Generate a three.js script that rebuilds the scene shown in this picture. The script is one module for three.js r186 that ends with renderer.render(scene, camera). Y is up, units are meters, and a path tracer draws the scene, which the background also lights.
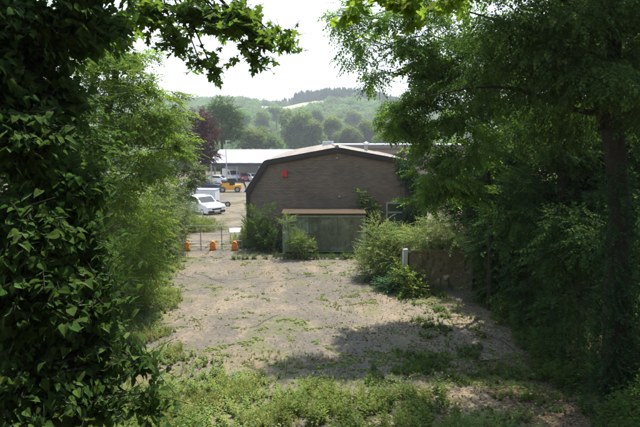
import * as THREE from 'three';
import { mergeGeometries } from 'three/addons/utils/BufferGeometryUtils.js';
import { RoundedBoxGeometry } from 'three/addons/geometries/RoundedBoxGeometry.js';
import { ImprovedNoise } from 'three/addons/math/ImprovedNoise.js';

// ------------------------------------------------------------------ camera, sky, sun, exposure
const scene = new THREE.Scene();
const EYE = 5.1, F = 503, TILT = Math.atan(75.5 / F);
const camera = new THREE.PerspectiveCamera(46, 640 / 427, 0.1, 4000);
camera.position.set(0, EYE, 0);
camera.rotation.x = -TILT;
scene.add(camera);
const SUN_AZ = 0.32, SUN_EL = 1.0;
const sunDir = new THREE.Vector3(Math.sin(SUN_AZ) * Math.cos(SUN_EL), Math.sin(SUN_EL), -Math.cos(SUN_AZ) * Math.cos(SUN_EL));
{
  const w = 512, h = 256, data = new Float32Array(w * h * 4), v = new THREE.Vector3();
  for (let j = 0; j < h; j++) for (let i = 0; i < w; i++) {
    const el = ((j + 0.5) / h - 0.5) * Math.PI, az = ((i + 0.5) / w - 0.5) * 2 * Math.PI;
    v.set(Math.cos(el) * Math.cos(az), Math.sin(el), Math.cos(el) * Math.sin(az));
    const up = Math.max(0, Math.sin(el)), k = Math.pow(1 - up, 2.2), c = Math.max(0, v.dot(sunDir));
    const glow = 0.45 * Math.pow(c, 6) + 0.5 * Math.pow(c, 40);
    const o = (j * w + i) * 4;
    data[o] = 0.30 + 0.66 * k + glow * 1.0; data[o + 1] = 0.44 + 0.54 * k + glow * 0.97; data[o + 2] = 0.68 + 0.34 * k + glow * 0.9; data[o + 3] = 1;
  }
  const t = new THREE.DataTexture(data, w, h, THREE.RGBAFormat, THREE.FloatType);
  t.mapping = THREE.EquirectangularReflectionMapping; t.magFilter = t.minFilter = THREE.LinearFilter; t.needsUpdate = true;
  scene.background = t; scene.environment = t;
}
const sun = new THREE.DirectionalLight(new THREE.Color(1, 0.94, 0.84), 4.6);
sun.position.copy(sunDir).multiplyScalar(80); sun.target.position.set(0, 0, -20);
sun.castShadow = true; sun.shadow.mapSize.set(4096, 4096); sun.shadow.radius = 1.5;
Object.assign(sun.shadow.camera, { left: -45, right: 45, top: 45, bottom: -45, near: 1, far: 220 });
scene.add(sun, sun.target);
const renderer = new THREE.WebGLRenderer({ antialias: true });
renderer.setSize(1024, 683);
renderer.toneMapping = THREE.LinearToneMapping;
renderer.toneMappingExposure = 1.95;
renderer.shadowMap.enabled = true;
scene.fog = new THREE.FogExp2(new THREE.Color(0.88, 0.94, 1.0), 0.00055);

// ------------------------------------------------------------------ helpers
const V = (x, y, z) => new THREE.Vector3(x, y, z);
let seed = 7;
function srand(s) { seed = s >>> 0; }
function rnd() { seed = (seed + 0x6D2B79F5) >>> 0; let t = seed; t = Math.imul(t ^ (t >>> 15), t | 1); t ^= t + Math.imul(t ^ (t >>> 7), t | 61); return ((t ^ (t >>> 14)) >>> 0) / 4294967296; }
const rr = (a, b) => a + (b - a) * rnd();
const gauss = () => (rnd() + rnd() + rnd() + rnd() - 2) * 1.0;
const perlin = new ImprovedNoise();
const nz = (x, y, z = 0) => perlin.noise(x + 31.7, y + 17.3, z + 5.1);
const fbm = (x, y, z = 0, o = 4) => { let s = 0, a = 0.5; for (let i = 0; i < o; i++) { s += a * nz(x, y, z + i * 7.7); x *= 2.03; y *= 2.03; z *= 2.03; a *= 0.5; } return s; };
const clamp = (x, a = 0, b = 1) => Math.min(b, Math.max(a, x));
const sm = (a, b, x) => { const t = clamp((x - a) / (b - a)); return t * t * (3 - 2 * t); };
const lerp = (a, b, t) => a + (b - a) * t;
function curve(pts, x) { if (x <= pts[0][0]) return pts[0][1]; for (let i = 1; i < pts.length; i++) if (x <= pts[i][0]) return lerp(pts[i - 1][1], pts[i][1], (x - pts[i - 1][0]) / (pts[i][0] - pts[i - 1][0])); return pts[pts.length - 1][1]; }
const CT = Math.cos(TILT), ST = Math.sin(TILT);
function ray(px, py) { const cx = (px - 320) / F, cy = (213.5 - py) / F, z = CT + cy * ST; return [cx / z, (-ST + cy * CT) / z]; }   // per metre of distance north
function P(px, py, d) { const [a, b] = ray(px, py); return V(a * d, EYE + b * d, -d); }

// the lie of the land: height at (x, d metres ahead)
const RIDGE = [[60, 108], [150, 106], [200, 105], [240, 104], [262, 107], [285, 108], [300, 104], [320, 101], [350, 100], [375, 104], [400, 111], [430, 114], [500, 110], [700, 106]];
const bankEdge = (d) => curve([[0, 3.4], [6, 4.6], [9, 5.0], [13, 5.5], [17, 5.9], [20, 6.3], [24, 6.6], [40, 9]], d);
const leftEdge = (d) => curve([[0, -2.2], [6, -3.1], [9, -3.9], [12, -4.9], [17, -6.2], [23, -7.7], [34, -8.0], [40, -14], [60, -30]], d);
function H(x, d) {
  let y = 0;
  if (d < 11.5) { const t = clamp((11.5 - d) / 11.5, 0, 1.0); y += 3.5 * t * t; }
  if (d > 24) y -= 0.065 * (Math.min(d, 72) - 24);
  if (d > 115) y -= 0.045 * (Math.min(d, 220) - 115);
  const near = 1 - sm(34, 60, d);
  const bx = x - bankEdge(d); if (bx > 0) y += near * 6.5 * (1 - Math.exp(-0.17 * bx * bx / (bx + 0.9)));
  const lx = leftEdge(d) - x; if (lx > 0) y += near * 2.6 * (1 - Math.exp(-0.14 * lx * lx / (lx + 0.8)));
  if (d > 230) {
    const px = 320 + clamp(x / d, -0.9, 0.9) * F, b = ray(320, curve(RIDGE, px))[1], top = EYE + b * 720;
    const t = sm(230, 720, d); y = lerp(y, top, t * (0.75 + 0.25 * t));
    if (d > 720) y -= (d - 720) * 0.05;
    y += t * 3 * fbm(x * 0.008, d * 0.008);
  }
  if (d < 60) y += 0.05 * fbm(x * 0.5, d * 0.5) * (Math.abs(x) < 5 && d > 11 ? 0.5 : 2.5);
  return y;
}
function G(px, py) { const [a, b] = ray(px, py); let d = 2; while (d < 900) { if (EYE + b * d <= H(a * d, d)) break; d += 0.02 + d * 0.0005; } return V(a * d, H(a * d, d), -d); }
const onGround = (x, d, dy = 0) => V(x, H(x, d) + dy, -d);

const taken = {};
function numbered(n) { const k = taken[n] = (taken[n] ?? -1) + 1; return k ? `${n}_${String(k).padStart(3, '0')}` : n; }
function tag(o, label, category, group, kind) { if (label) o.userData.label = label; if (category) o.userData.category = category; if (group) o.userData.group = group; if (kind) o.userData.kind = kind; return o; }
function thing(name, label, category, pos, turn = 0, group) {
  const o = new THREE.Group(); o.name = numbered(name); if (pos) o.position.copy(pos); o.rotation.y = turn; scene.add(o); return tag(o, label, category, group);
}
function mesh(name, geo, mat, parent, top) {
  const m = new THREE.Mesh(Array.isArray(geo) ? mergeGeometries(geo.map(g => g.index ? g.toNonIndexed() : g).map(strip)) : geo, mat);
  m.name = parent ? name : numbered(name); m.castShadow = m.receiveShadow = true; (parent || scene).add(m); return m;
}
function strip(g) { for (const k of Object.keys(g.attributes)) if (!['position', 'normal', 'uv'].includes(k)) g.deleteAttribute(k); return g; }
const box = (w, h, d, x = 0, y = 0, z = 0, r = 0) => { const g = r ? new RoundedBoxGeometry(w, h, d, 2, r) : new THREE.BoxGeometry(w, h, d); return g.translate(x, y, z); };
const cyl = (r0, r1, h, x = 0, y = 0, z = 0, n = 14, ax = 'y') => { const g = new THREE.CylinderGeometry(r0, r1, h, n); if (ax === 'x') g.rotateZ(Math.PI / 2); if (ax === 'z') g.rotateX(Math.PI / 2); return g.translate(x, y, z); };
function extrude(pts, depth, bevel = 0) {
  const s = new THREE.Shape(pts.map(p => new THREE.Vector2(p[0], p[1])));
  return new THREE.ExtrudeGeometry(s, { depth, bevelEnabled: bevel > 0, bevelSize: bevel, bevelThickness: bevel, bevelSegments: 2, curveSegments: 6 });
}
function mat(r, g, b, o = {}) { const m = new THREE.MeshStandardMaterial({ roughness: 0.8, ...o }); m.color.setRGB(r, g, b); m.side = THREE.DoubleSide; return m; }
function leafMat(r, g, b, transmission = 0.45, roughness = 1) {
  const m = new THREE.MeshPhysicalMaterial({ roughness, transmission, thickness: 0, side: THREE.DoubleSide, ior: 1.4, specularIntensity: 0.25 }); m.color.setRGB(r, g, b); return m;
}
function tube(pts, r0, r1, sides = 7, segs = 8, wob = 0) {   // tapered limb through points
  const c = new THREE.CatmullRomCurve3(pts), pos = [], idx = [], uv = []; let nrm = V(1, 0, 0.3).normalize(); const p = V(), t = V(), b = V();
  const L = c.getLength();
  for (let i = 0; i <= segs; i++) {
    const s = i / segs; c.getPoint(s, p); c.getTangent(s, t); b.crossVectors(t, nrm).normalize(); nrm.crossVectors(b, t).normalize();
    const R = lerp(r0, r1, s);
    for (let k = 0; k <= sides; k++) {
      const a = k / sides * 2 * Math.PI, q = R * (1 + wob * nz(Math.cos(a) * 2 + p.x, s * L * 1.2 + p.y, Math.sin(a) * 2));
      pos.push(p.x + q * (Math.cos(a) * nrm.x + Math.sin(a) * b.x), p.y + q * (Math.cos(a) * nrm.y + Math.sin(a) * b.y), p.z + q * (Math.cos(a) * nrm.z + Math.sin(a) * b.z));
      uv.push(k / sides * Math.max(1, Math.round(R * 6)), s * L);
      if (i < segs && k < sides) { const o = i * (sides + 1) + k; idx.push(o, o + 1, o + sides + 1, o + 1, o + sides + 2, o + sides + 1); }
    }
  }
  const g = new THREE.BufferGeometry(); g.setAttribute('position', new THREE.Float32BufferAttribute(pos, 3)); g.setAttribute('uv', new THREE.Float32BufferAttribute(uv, 2)); g.setIndex(idx); g.computeVertexNormals(); return g;
}
// tileable value noise for textures
const NT = 256, tab = new Float32Array(NT * NT); srand(99); for (let i = 0; i < tab.length; i++) tab[i] = rnd();
function vn(x, y, per) { const xi = Math.floor(x), yi = Math.floor(y), fx = x - xi, fy = y - yi, u = fx * fx * (3 - 2 * fx), v = fy * fy * (3 - 2 * fy); const m = (a) => ((a % per) + per) % per, x0 = m(xi), x1 = m(xi + 1), y0 = m(yi), y1 = m(yi + 1); const T = (a, b) => tab[(b & 255) * NT + (a & 255)]; return lerp(lerp(T(x0, y0), T(x1, y0), u), lerp(T(x0, y1), T(x1, y1), u), v); }
function tf(u, v, per, oct) { let s = 0, a = 0.5, n = 0; for (let i = 0; i < oct; i++) { s += a * vn(u * per + i * 13, v * per + i * 29, per); n += a; per *= 2; a *= 0.55; } return s / n; }
function tex(w, h, fn, srgb = true) {
  const d = new Uint8Array(w * h * 4);
  for (let j = 0; j < h; j++) for (let i = 0; i < w; i++) { const c = fn((i + 0.5) / w, (j + 0.5) / h, i, j), o = (j * w + i) * 4; d[o] = clamp(c[0]) * 255; d[o + 1] = clamp(c[1]) * 255; d[o + 2] = clamp(c[2]) * 255; d[o + 3] = 255; }
  const t = new THREE.DataTexture(d, w, h); t.wrapS = t.wrapT = THREE.RepeatWrapping; t.magFilter = THREE.LinearFilter; t.minFilter = THREE.LinearFilter; if (srgb) t.colorSpace = THREE.SRGBColorSpace; t.needsUpdate = true; return t;
}
const mix3 = (a, b, t) => [lerp(a[0], b[0], t), lerp(a[1], b[1], t), lerp(a[2], b[2], t)];

// ------------------------------------------------------------------ leaves and sprigs
function leafInto(pos, b, dir, up, len, wid, fold = 0.25, curl = 0.2) {
  const side = V().crossVectors(dir, up).normalize(), n = V().crossVectors(side, dir).normalize();
  const at = (l, s, h) => b.clone().addScaledVector(dir, l * len).addScaledVector(side, s * wid).addScaledVector(n, h * wid);
  const B = at(0, 0, 0), C = at(0.42, 0, -fold * 0.3), L = at(0.42, -0.5, fold * 0.5), R = at(0.42, 0.5, fold * 0.5), T = at(1, 0, -curl);
  for (const tri of [[B, R, C], [B, C, L], [C, R, T], [C, T, L]]) for (const q of tri) pos.push(q.x, q.y, q.z);
}
function geoOf(pos) { const g = new THREE.BufferGeometry(); g.setAttribute('position', new THREE.Float32BufferAttribute(pos, 3)); g.computeVertexNormals(); return g; }
function sprig(s, { n = 8, len = 0.34, leaf = 0.075, wid = 0.045, spread = 1, droop = 0.15, stem = 0.003, jitter = 0.35 } = {}) {
  srand(s); const pos = [];
  for (let i = 0; i < n; i++) {
    const t = (i + 0.6) / n, side = i % 2 ? 1 : -1, last = i === n - 1;
    const b = V(0.02 * gauss() * len * 3, -droop * t * t * len, t * len);
    const dir = V(last ? 0.1 : side * spread * rr(0.7, 1.1), -droop * rr(0.2, 1.6) + jitter * gauss() * 0.6, rr(0.35, 0.9)).normalize();
    const up = V(jitter * gauss(), 1, jitter * gauss()).normalize();
    const k = rr(0.7, 1.2) * (last ? 1.1 : 1); leafInto(pos, b, dir, up, leaf * k, wid * k, rr(0.05, 0.5), rr(0, 0.5));
  }
  if (stem) { const a = V(0, 0, 0), e = V(0, -droop * len, len); for (const o of [V(stem, 0, 0), V(0, stem, 0)]) { for (const q of [a.clone().add(o), a.clone().sub(o), e]) pos.push(q.x, q.y, q.z); } }
  return geoOf(pos);
}
function tuft(s, { n = 14, h = 0.25, w = 0.008, lean = 0.5 } = {}) {   // a tuft of grass blades, standing on +y
  srand(s); const pos = [];
  for (let i = 0; i < n; i++) {
    const a = rr(0, 6.283), l = h * rr(0.5, 1.15), ln = lean * rr(0.2, 1), x = Math.cos(a), z = Math.sin(a), px = -z * w, pz = x * w, bx = x * 0.03 * rnd(), bz = z * 0.03 * rnd();
    const m = [bx + x * ln * l * 0.35, l * 0.6, bz + z * ln * l * 0.35], t = [bx + x * ln * l, l * (1 - 0.3 * ln), bz + z * ln * l];
    pos.push(bx - px, 0, bz - pz, bx + px, 0, bz + pz, m[0] + px * .8, m[1], m[2] + pz * .8, bx - px, 0, bz - pz, m[0] + px * .8, m[1], m[2] + pz * .8, m[0] - px * .8, m[1], m[2] - pz * .8, m[0] - px * .8, m[1], m[2] - pz * .8, m[0] + px * .8, m[1], m[2] + pz * .8, ...t);
  }
  return geoOf(pos);
}
function herb(s, { n = 9, h = 0.16, leaf = 0.06, wid = 0.035, stems = 3, rise = 0.7 } = {}) {   // a small leafy weed, standing on +y
  srand(s); const pos = [];
  for (let k = 0; k < stems; k++) {
    const a0 = rr(0, 6.28), lx = Math.cos(a0) * rr(0.1, 0.6), lz = Math.sin(a0) * rr(0.1, 0.6), hh = h * rr(0.6, 1.1);
    for (let i = 0; i < n; i++) { const t = (i + 0.3) / n, a = i * 2.4 + a0; leafInto(pos, V(lx * hh * t, hh * t, lz * hh * t), V(Math.cos(a), rr(-0.1, rise), Math.sin(a)).normalize(), V(0, 1, 0.01), leaf * rr(0.6, 1.2) * (1.1 - 0.5 * t), wid * rr(0.7, 1.2) * (1.1 - 0.5 * t), 0.3, 0.3); }
    const w = 0.003; pos.push(-w, 0, 0, w, 0, 0, lx * hh, hh, lz * hh);
  }
  return geoOf(pos);
}
const _m = new THREE.Matrix4(), _q = new THREE.Quaternion(), _c = new THREE.Color();
function pose(p, fwd, up, s) {
  const z = fwd.clone().normalize(), x = V().crossVectors(up, z); if (x.lengthSq() < 1e-5) x.set(1, 0, 0); x.normalize(); const y = V().crossVectors(z, x);
  return new THREE.Matrix4().makeBasis(x.multiplyScalar(s), y.multiplyScalar(s), z.multiplyScalar(s)).setPosition(p);
}
function instanced(name, geo, material, list, parent, tint, kind = 'stuff') {   // list of matrices
  const m = new THREE.InstancedMesh(geo, material, list.length); m.name = parent ? name : numbered(name); m.castShadow = m.receiveShadow = true;
  list.forEach((q, i) => { m.setMatrixAt(i, q); const c = tint ? tint(i) : [1, 1, 1]; m.setColorAt(i, _c.setRGB(c[0], c[1], c[2])); });
  if (kind) m.userData.kind = kind; (parent || scene).add(m); return m;
}
const leafTint = (dry = 0.06, v = 0.35) => () => { const k = 1 + v * gauss(), y = gauss() * 0.18; return rnd() < dry ? [k * 1.4, k * 1.1, k * 1.3] : [k * (1 + y), k, k * (1 - y * 0.8)]; };
// sprigs spread through a clump with an uneven outline
function clump(out, c, r, n, o = {}) {
  const { droop = 0.25, shell = 0.42, scale = 1, wild = 0.55, floor = -1e9, tufts = false } = o, sd = rnd() * 50, K = Math.max(3, Math.round(n / 20)), centres = [];
  if (tufts) for (let i = 0; i < K; i++) { const u = V(gauss(), gauss(), gauss()).normalize(), k = (0.8 + wild * nz(u.x * 1.7 + sd, u.y * 1.7, u.z * 1.7)) * Math.pow(rnd(), 0.5); centres.push([u.x * k, u.y * k, u.z * k, rr(0.6, 1.3)]); }
  for (let i = 0; i < n; i++) {
    const u = V(gauss(), gauss(), gauss()).normalize(), k = (0.78 + wild * nz(u.x * 1.7 + sd, u.y * 1.7, u.z * 1.7) + 0.25 * nz(u.x * 5 + sd, u.y * 5, u.z * 5)) * Math.pow(rnd(), shell);
    if (tufts) {   // leafy sprays: flat tufts about a branch end
      const [tx, ty, tz, ts] = centres[i % K], w = 0.3 * ts, p = V(c.x + (tx + gauss() * w) * r[0], c.y + (ty + gauss() * w * 0.42) * r[1], c.z + (tz + gauss() * w) * r[2]);
      out.push(pose(p, V(tx + 0.7 * gauss(), -droop * 0.6 + 0.3 * gauss(), tz + 0.7 * gauss()), V(0.35 * gauss(), 1, 0.35 * gauss()).normalize(), scale * rr(0.7, 1.3))); continue;
    }
    const p = V(c.x + u.x * k * r[0], c.y + u.y * k * r[1], c.z + u.z * k * r[2]); if (p.y < floor) continue;
    const f = V(u.x + 0.6 * gauss(), u.y * 0.6 - droop + 0.5 * gauss(), u.z + 0.6 * gauss());
    out.push(pose(p, f, V(0.5 * gauss() + u.x * 0.3, 1, 0.5 * gauss() + u.z * 0.3).normalize(), scale * rr(0.7, 1.3)));
  }
}
// ------------------------------------------------------------------ materials
const barkTex = tex(256, 512, (u, v) => { const g = tf(u * 1, v * 0.25, 16, 4), f = tf(u, v, 64, 3), k = 0.35 * g + 0.4 * f, m = clamp((tf(u, v, 5, 3) - 0.52) * 5); return mix3([0.20 + k * .35, 0.17 + k * .3, 0.13 + k * .24], [0.20 + k * .2, 0.24 + k * .25, 0.12 + k * .1], m * 0.6); });
const barkBump = tex(256, 512, (u, v) => { const k = 0.6 * tf(u, v * 0.2, 24, 3) + 0.4 * tf(u, v, 64, 2); return [k, k, k]; }, false);
const bark = new THREE.MeshStandardMaterial({ map: barkTex, bumpMap: barkBump, bumpScale: 0.03, roughness: 0.95, side: THREE.DoubleSide, color: new THREE.Color(0.36, 0.38, 0.35) });
const M = {
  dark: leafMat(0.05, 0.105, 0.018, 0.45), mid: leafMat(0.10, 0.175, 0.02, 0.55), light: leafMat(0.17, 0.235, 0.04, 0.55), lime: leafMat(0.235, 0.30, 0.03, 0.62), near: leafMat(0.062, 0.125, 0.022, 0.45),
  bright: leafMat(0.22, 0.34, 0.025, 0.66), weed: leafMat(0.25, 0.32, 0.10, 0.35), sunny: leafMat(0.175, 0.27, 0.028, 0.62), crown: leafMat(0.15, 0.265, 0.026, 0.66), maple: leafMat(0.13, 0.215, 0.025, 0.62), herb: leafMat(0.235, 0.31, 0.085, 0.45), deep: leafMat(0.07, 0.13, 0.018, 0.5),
  grey: leafMat(0.16, 0.21, 0.07, 0.5), copper: leafMat(0.075, 0.022, 0.025, 0.35), ivy: leafMat(0.03, 0.075, 0.018, 0.3), grass: leafMat(0.22, 0.27, 0.06, 0.5), dry: leafMat(0.28, 0.22, 0.11, 0.3),
  teal: leafMat(0.075, 0.165, 0.065, 0.45), litter: mat(0.17, 0.115, 0.065, { roughness: 1 }), far: leafMat(0.13, 0.215, 0.055, 0.55), conifer: leafMat(0.06, 0.115, 0.045, 0.3),
};
// ------------------------------------------------------------------ ground and yard
const soilTex = tex(1024, 1024, (u, v) => {
  const a = tf(u, v, 6, 5), b = tf(u, v, 96, 3), c = tf(u + .3, v + .7, 200, 2); let q = mix3([0.30, 0.25, 0.18], [0.40, 0.35, 0.25], a);
  q = mix3(q, [0.27, 0.30, 0.14], clamp((tf(u + .5, v, 9, 4) - 0.5) * 6) * 0.7); const k = 0.7 + 0.6 * b * (0.6 + 0.7 * c); return [q[0] * k, q[1] * k, q[2] * k];
});
const grainBump = tex(512, 512, (u, v) => { const k = 0.5 * tf(u, v, 40, 3) + 0.5 * tf(u, v, 128, 2); return [k, k, k]; }, false);
{
  const xs = [], ds = [];
  for (let x = 0; x < 14; x += 0.35) xs.push(x); for (let x = 14, s = 0.6; x < 1500; s *= 1.11, x += s) xs.push(x);
  const X = [...xs.slice(1).map(a => -a).reverse(), ...xs];
  for (let d = -25; d < 0; d += 1.2) ds.push(d); for (let d = 0; d < 40; d += 0.35) ds.push(d); for (let d = 40, s = 0.6; d < 1600; s = Math.min(s * 1.06, 22), d += s) ds.push(d);
  const pos = [], uv = [], idx = [];
  ds.forEach((d, j) => X.forEach((x, i) => { pos.push(x, H(x, d), -d); uv.push(x / 5, d / 5); if (i && j) { const o = j * X.length + i; idx.push(o, o - X.length, o - 1, o - 1, o - X.length, o - X.length - 1); } }));
  const g = new THREE.BufferGeometry(); g.setAttribute('position', new THREE.Float32BufferAttribute(pos, 3)); g.setAttribute('uv', new THREE.Float32BufferAttribute(uv, 2)); g.setIndex(idx); g.computeVertexNormals();
  const m = new THREE.MeshStandardMaterial({ map: soilTex, bumpMap: grainBump, bumpScale: 0.03, roughness: 1, side: THREE.DoubleSide });
  tag(mesh('ground', g, m), 'brown earth and rough grass rising to wooded hills', 'ground', null, 'structure');
}
// worn tarmac of the yard: grey, dusty, with moss blotches and cracks
const CR = []; srand(5); for (let k = 0; k < 26; k++) { let x = rr(0.05, 0.95), y = rr(0.05, 0.95), a = rr(0, 6.28); for (let i = 0; i < 26; i++) { const nx = x + Math.cos(a) * 0.006, ny = y + Math.sin(a) * 0.006; CR.push([x, y]); x = nx; y = ny; a += rr(-0.5, 0.5); } }
const crackAt = new Map(); for (const [x, y] of CR) { const k = `${Math.floor(x * 64)}_${Math.floor(y * 64)}`; (crackAt.get(k) || crackAt.set(k, []).get(k)).push([x, y]); }
function crackD(u, v) { let b = 1; const ci = Math.floor(u * 64), cj = Math.floor(v * 64); for (let i = -1; i <= 1; i++) for (let j = -1; j <= 1; j++) for (const [x, y] of crackAt.get(`${ci + i}_${cj + j}`) || []) b = Math.min(b, Math.hypot(u - x, v - y)); return b; }
const yardTex = tex(2048, 2048, (u, v) => {
  const big = tf(u, v, 4, 5), mid = tf(u + .2, v + .6, 22, 4), fine = tf(u, v, 240, 2), sp = vn(u * 900, v * 900, 900);
  let q = mix3([0.375, 0.34, 0.285], [0.45, 0.405, 0.335], clamp((big - 0.3) * 2.2));
  q = mix3(q, [0.31, 0.29, 0.255], clamp((tf(u + .15, v + .35, 3, 6) - 0.47) * 6) * 0.8); q = mix3(q, [0.41, 0.36, 0.27], clamp((tf(u + .9, v + .45, 7, 6) - 0.53) * 7) * 0.6);
  q = mix3(q, [0.50, 0.435, 0.345], clamp((mid - 0.5) * 3.5) * 0.7);
  q = mix3(q, [0.33, 0.34, 0.19], clamp((tf(u + .7, v + .1, 14, 5) - 0.56) * 7) * 0.75);
  if (sp > 0.93) q = mix3(q, [0.55, 0.5, 0.43], 0.5); if (sp < 0.07) q = mix3(q, [0.2, 0.18, 0.15], 0.6);
  const k = 0.8 + 0.4 * fine; q = [q[0] * k, q[1] * k, q[2] * k];
  const cd = crackD(u, v) + 0.003 * (mid - 0.5); if (cd < 0.0035) q = mix3(q, [0.17, 0.17, 0.1], clamp((0.0035 - cd) * 700)); return q;
});
{
  const rows = [], pos = [], uv = [], idx = [], N = 90;
  for (let d = 7.2; d < 30; d += 0.25) rows.push(d); for (let d = 30; d < 104; d += 1) rows.push(d);
  rows.forEach((d, j) => { const x0 = leftEdge(d) + 0.9 * fbm(d * 0.4, 3.3) + 0.4 + (d > 30 ? 0.4 : 0), x1 = d < 24 ? bankEdge(d) - 0.3 + 0.8 * fbm(d * 0.5, 9.1) - (d < 11 ? 1.2 : 0) : lerp(6.4, 34, sm(24, 60, d)); for (let i = 0; i <= N; i++) { const x = lerp(x0, x1, i / N); pos.push(x, H(x, d) + 0.006, -d); uv.push(x / 13 + .5, d / 13); if (i && j) { const o = j * (N + 1) + i; idx.push(o, o - N - 1, o - 1, o - 1, o - N - 1, o - N - 2); } } });
  const g = new THREE.BufferGeometry(); g.setAttribute('position', new THREE.Float32BufferAttribute(pos, 3)); g.setAttribute('uv', new THREE.Float32BufferAttribute(uv, 2)); g.setIndex(idx); g.computeVertexNormals();
  const m = new THREE.MeshStandardMaterial({ map: yardTex, bumpMap: grainBump, bumpScale: 0.012, roughness: 0.8, side: THREE.DoubleSide });
  tag(mesh('yard_paving', g, m), 'worn dusty grey tarmac yard with cracks and moss', 'yard', null, 'structure');
}

// ------------------------------------------------------------------ brick hall
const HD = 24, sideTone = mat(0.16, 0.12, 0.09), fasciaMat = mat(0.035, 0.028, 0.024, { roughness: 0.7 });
const C0 = P(337, 147, HD).x, flr = H(C0, HD) - 0.15;
const apexY = P(337, 147, HD).y, kneeY = P(266, 160, HD).y, kneeX = P(266, 160, HD).x - C0, eaveY = P(246, 192, HD).y, eaveX = P(246, 192, HD).x - C0;
const hall = thing('brick_hall', 'brown brick gabled hall with dark bargeboards behind the metal tank', 'building', V(C0, flr, -HD));
{
  const ay = apexY - flr, ky = kneeY - flr, ey = eaveY - flr, DEP = 17, i = 0.12;
  const outline = [[eaveX + i, 0], [-eaveX - i, 0], [-eaveX - i, ey], [-kneeX - i, ky - i], [0, ay - i], [kneeX + i, ky - i], [eaveX + i, ey]];
  const mortar = mat(0.19, 0.16, 0.125, { roughness: 1, bumpMap: grainBump, bumpScale: 0.01 });
  mesh('wall', extrude(outline, DEP).translate(0, 0, -DEP - 0.02), mortar, hall);
  // bricks of the gable, too small to pick apart from here: real, joined into one piece
  const doorX0 = P(386, 203, HD).x - C0, doorX1 = P(405, 203, HD).x - C0, doorT = P(395, 202, HD).y - flr;
  const topAt = (x) => { const a = Math.abs(x), kx = Math.abs(kneeX) - i, ex = Math.abs(eaveX) - i; return a < kx ? lerp(ay - i, ky - i, a / kx) : lerp(ky - i, ey, (a - kx) / (ex - kx)); };
  srand(21); const bricks = [], cols = [], BW = 0.215, BH = 0.065, PW = 0.225, PH = 0.075;
  for (let r = 0; r * PH < ay; r++) for (let c = -24; c < 25; c++) {
    const x = (c + (r % 2) * 0.5) * PW, y = r * PH + PH / 2, lim = Math.abs(eaveX) - i; if (Math.abs(x) > lim - 0.05 || y + BH / 2 > Math.min(topAt(x - BW / 2), topAt(x + BW / 2)) || (Math.abs(x) > lim - 0.12 && y > ey)) continue;
    if (x + BW / 2 > doorX0 && x - BW / 2 < doorX1 && y < doorT) continue;
    const g = box(BW, BH, 0.05, x + 0.003 * gauss(), y, -0.012 + 0.003 * gauss()), n = g.attributes.position.count, k = 1 + 0.15 * gauss(), h = gauss() * 0.08, w = fbm(x * 0.7, y * 0.9) * 0.35;
    const col = [0.215 * k * (1 + h + w), 0.158 * k * (1 + w), 0.110 * k * (1 - h + w)]; const ca = new Float32Array(n * 3); for (let q = 0; q < n; q++) ca.set(col, q * 3);
    g.deleteAttribute('uv'); g.setAttribute('color', new THREE.BufferAttribute(ca, 3)); bricks.push(g);
  }
  const bm = new THREE.MeshStandardMaterial({ vertexColors: true, roughness: 0.95 }), bk = new THREE.Mesh(mergeGeometries(bricks), bm); bk.name = 'brickwork'; bk.castShadow = bk.receiveShadow = true; bk.userData.kind = 'stuff'; hall.add(bk);
  // roof sheets: pale lichen-spotted cement sheets, corrugated
  const roofTex = tex(512, 512, (u, v) => { const a = tf(u, v, 8, 5), b = tf(u + .4, v, 60, 3); let q = mix3([0.58, 0.56, 0.53], [0.46, 0.43, 0.39], a); q = mix3(q, [0.7, 0.62, 0.58], clamp((b - .5) * 4)); return mix3(q, [0.35, 0.3, 0.22], clamp((tf(u, v + .3, 20, 4) - .55) * 6) * .6); });
  const roofMat = new THREE.MeshStandardMaterial({ map: roofTex, roughness: 0.9, side: THREE.DoubleSide });
  const slope = (x0, y0, x1, y1, t) => { const n = V(y0 - y1, x1 - x0, 0).normalize(); if (n.y < 0) n.negate(); const L = Math.hypot(x1 - x0, y1 - y0), nC = Math.max(2, Math.round(DEP / 0.15) * 2), pos = [], uv = [], idx = []; for (let k = 0; k <= nC; k++) { const z = 0.16 - k / nC * (DEP + 0.3), o = t + (k % 2 ? 0.02 : 0); for (let e = 0; e < 2; e++) { pos.push(lerp(x0, x1, e) + n.x * o, lerp(y0, y1, e) + n.y * o, z); uv.push(e * L / 4, z / 4); } if (k) { const q = k * 2; idx.push(q - 2, q - 1, q, q, q - 1, q + 1); } } const g = new THREE.BufferGeometry(); g.setAttribute('position', new THREE.Float32BufferAttribute(pos, 3)); g.setAttribute('uv', new THREE.Float32BufferAttribute(uv, 2)); g.setIndex(idx); return g.toNonIndexed(); };
  const flat = (g) => { g.computeVertexNormals(); return g; };
  for (const s of [-1, 1]) {
    mesh('roof_sheet', flat(slope(0, ay - 0.1, s * -kneeX, ky - 0.1, 0.1)), roofMat, hall);
    mesh('roof_sheet', flat(slope(s * -kneeX, ky - 0.1, s * -eaveX, ey - 0.05, 0.1)), roofMat, hall);
  }
  const board = (x0, y0, x1, y1, w, th, z) => { const a = Math.atan2(y1 - y0, x1 - x0), L = Math.hypot(x1 - x0, y1 - y0); return new RoundedBoxGeometry(L, w, th, 1, 0.01).rotateZ(a).translate((x0 + x1) / 2, (y0 + y1) / 2, z); };
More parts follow.
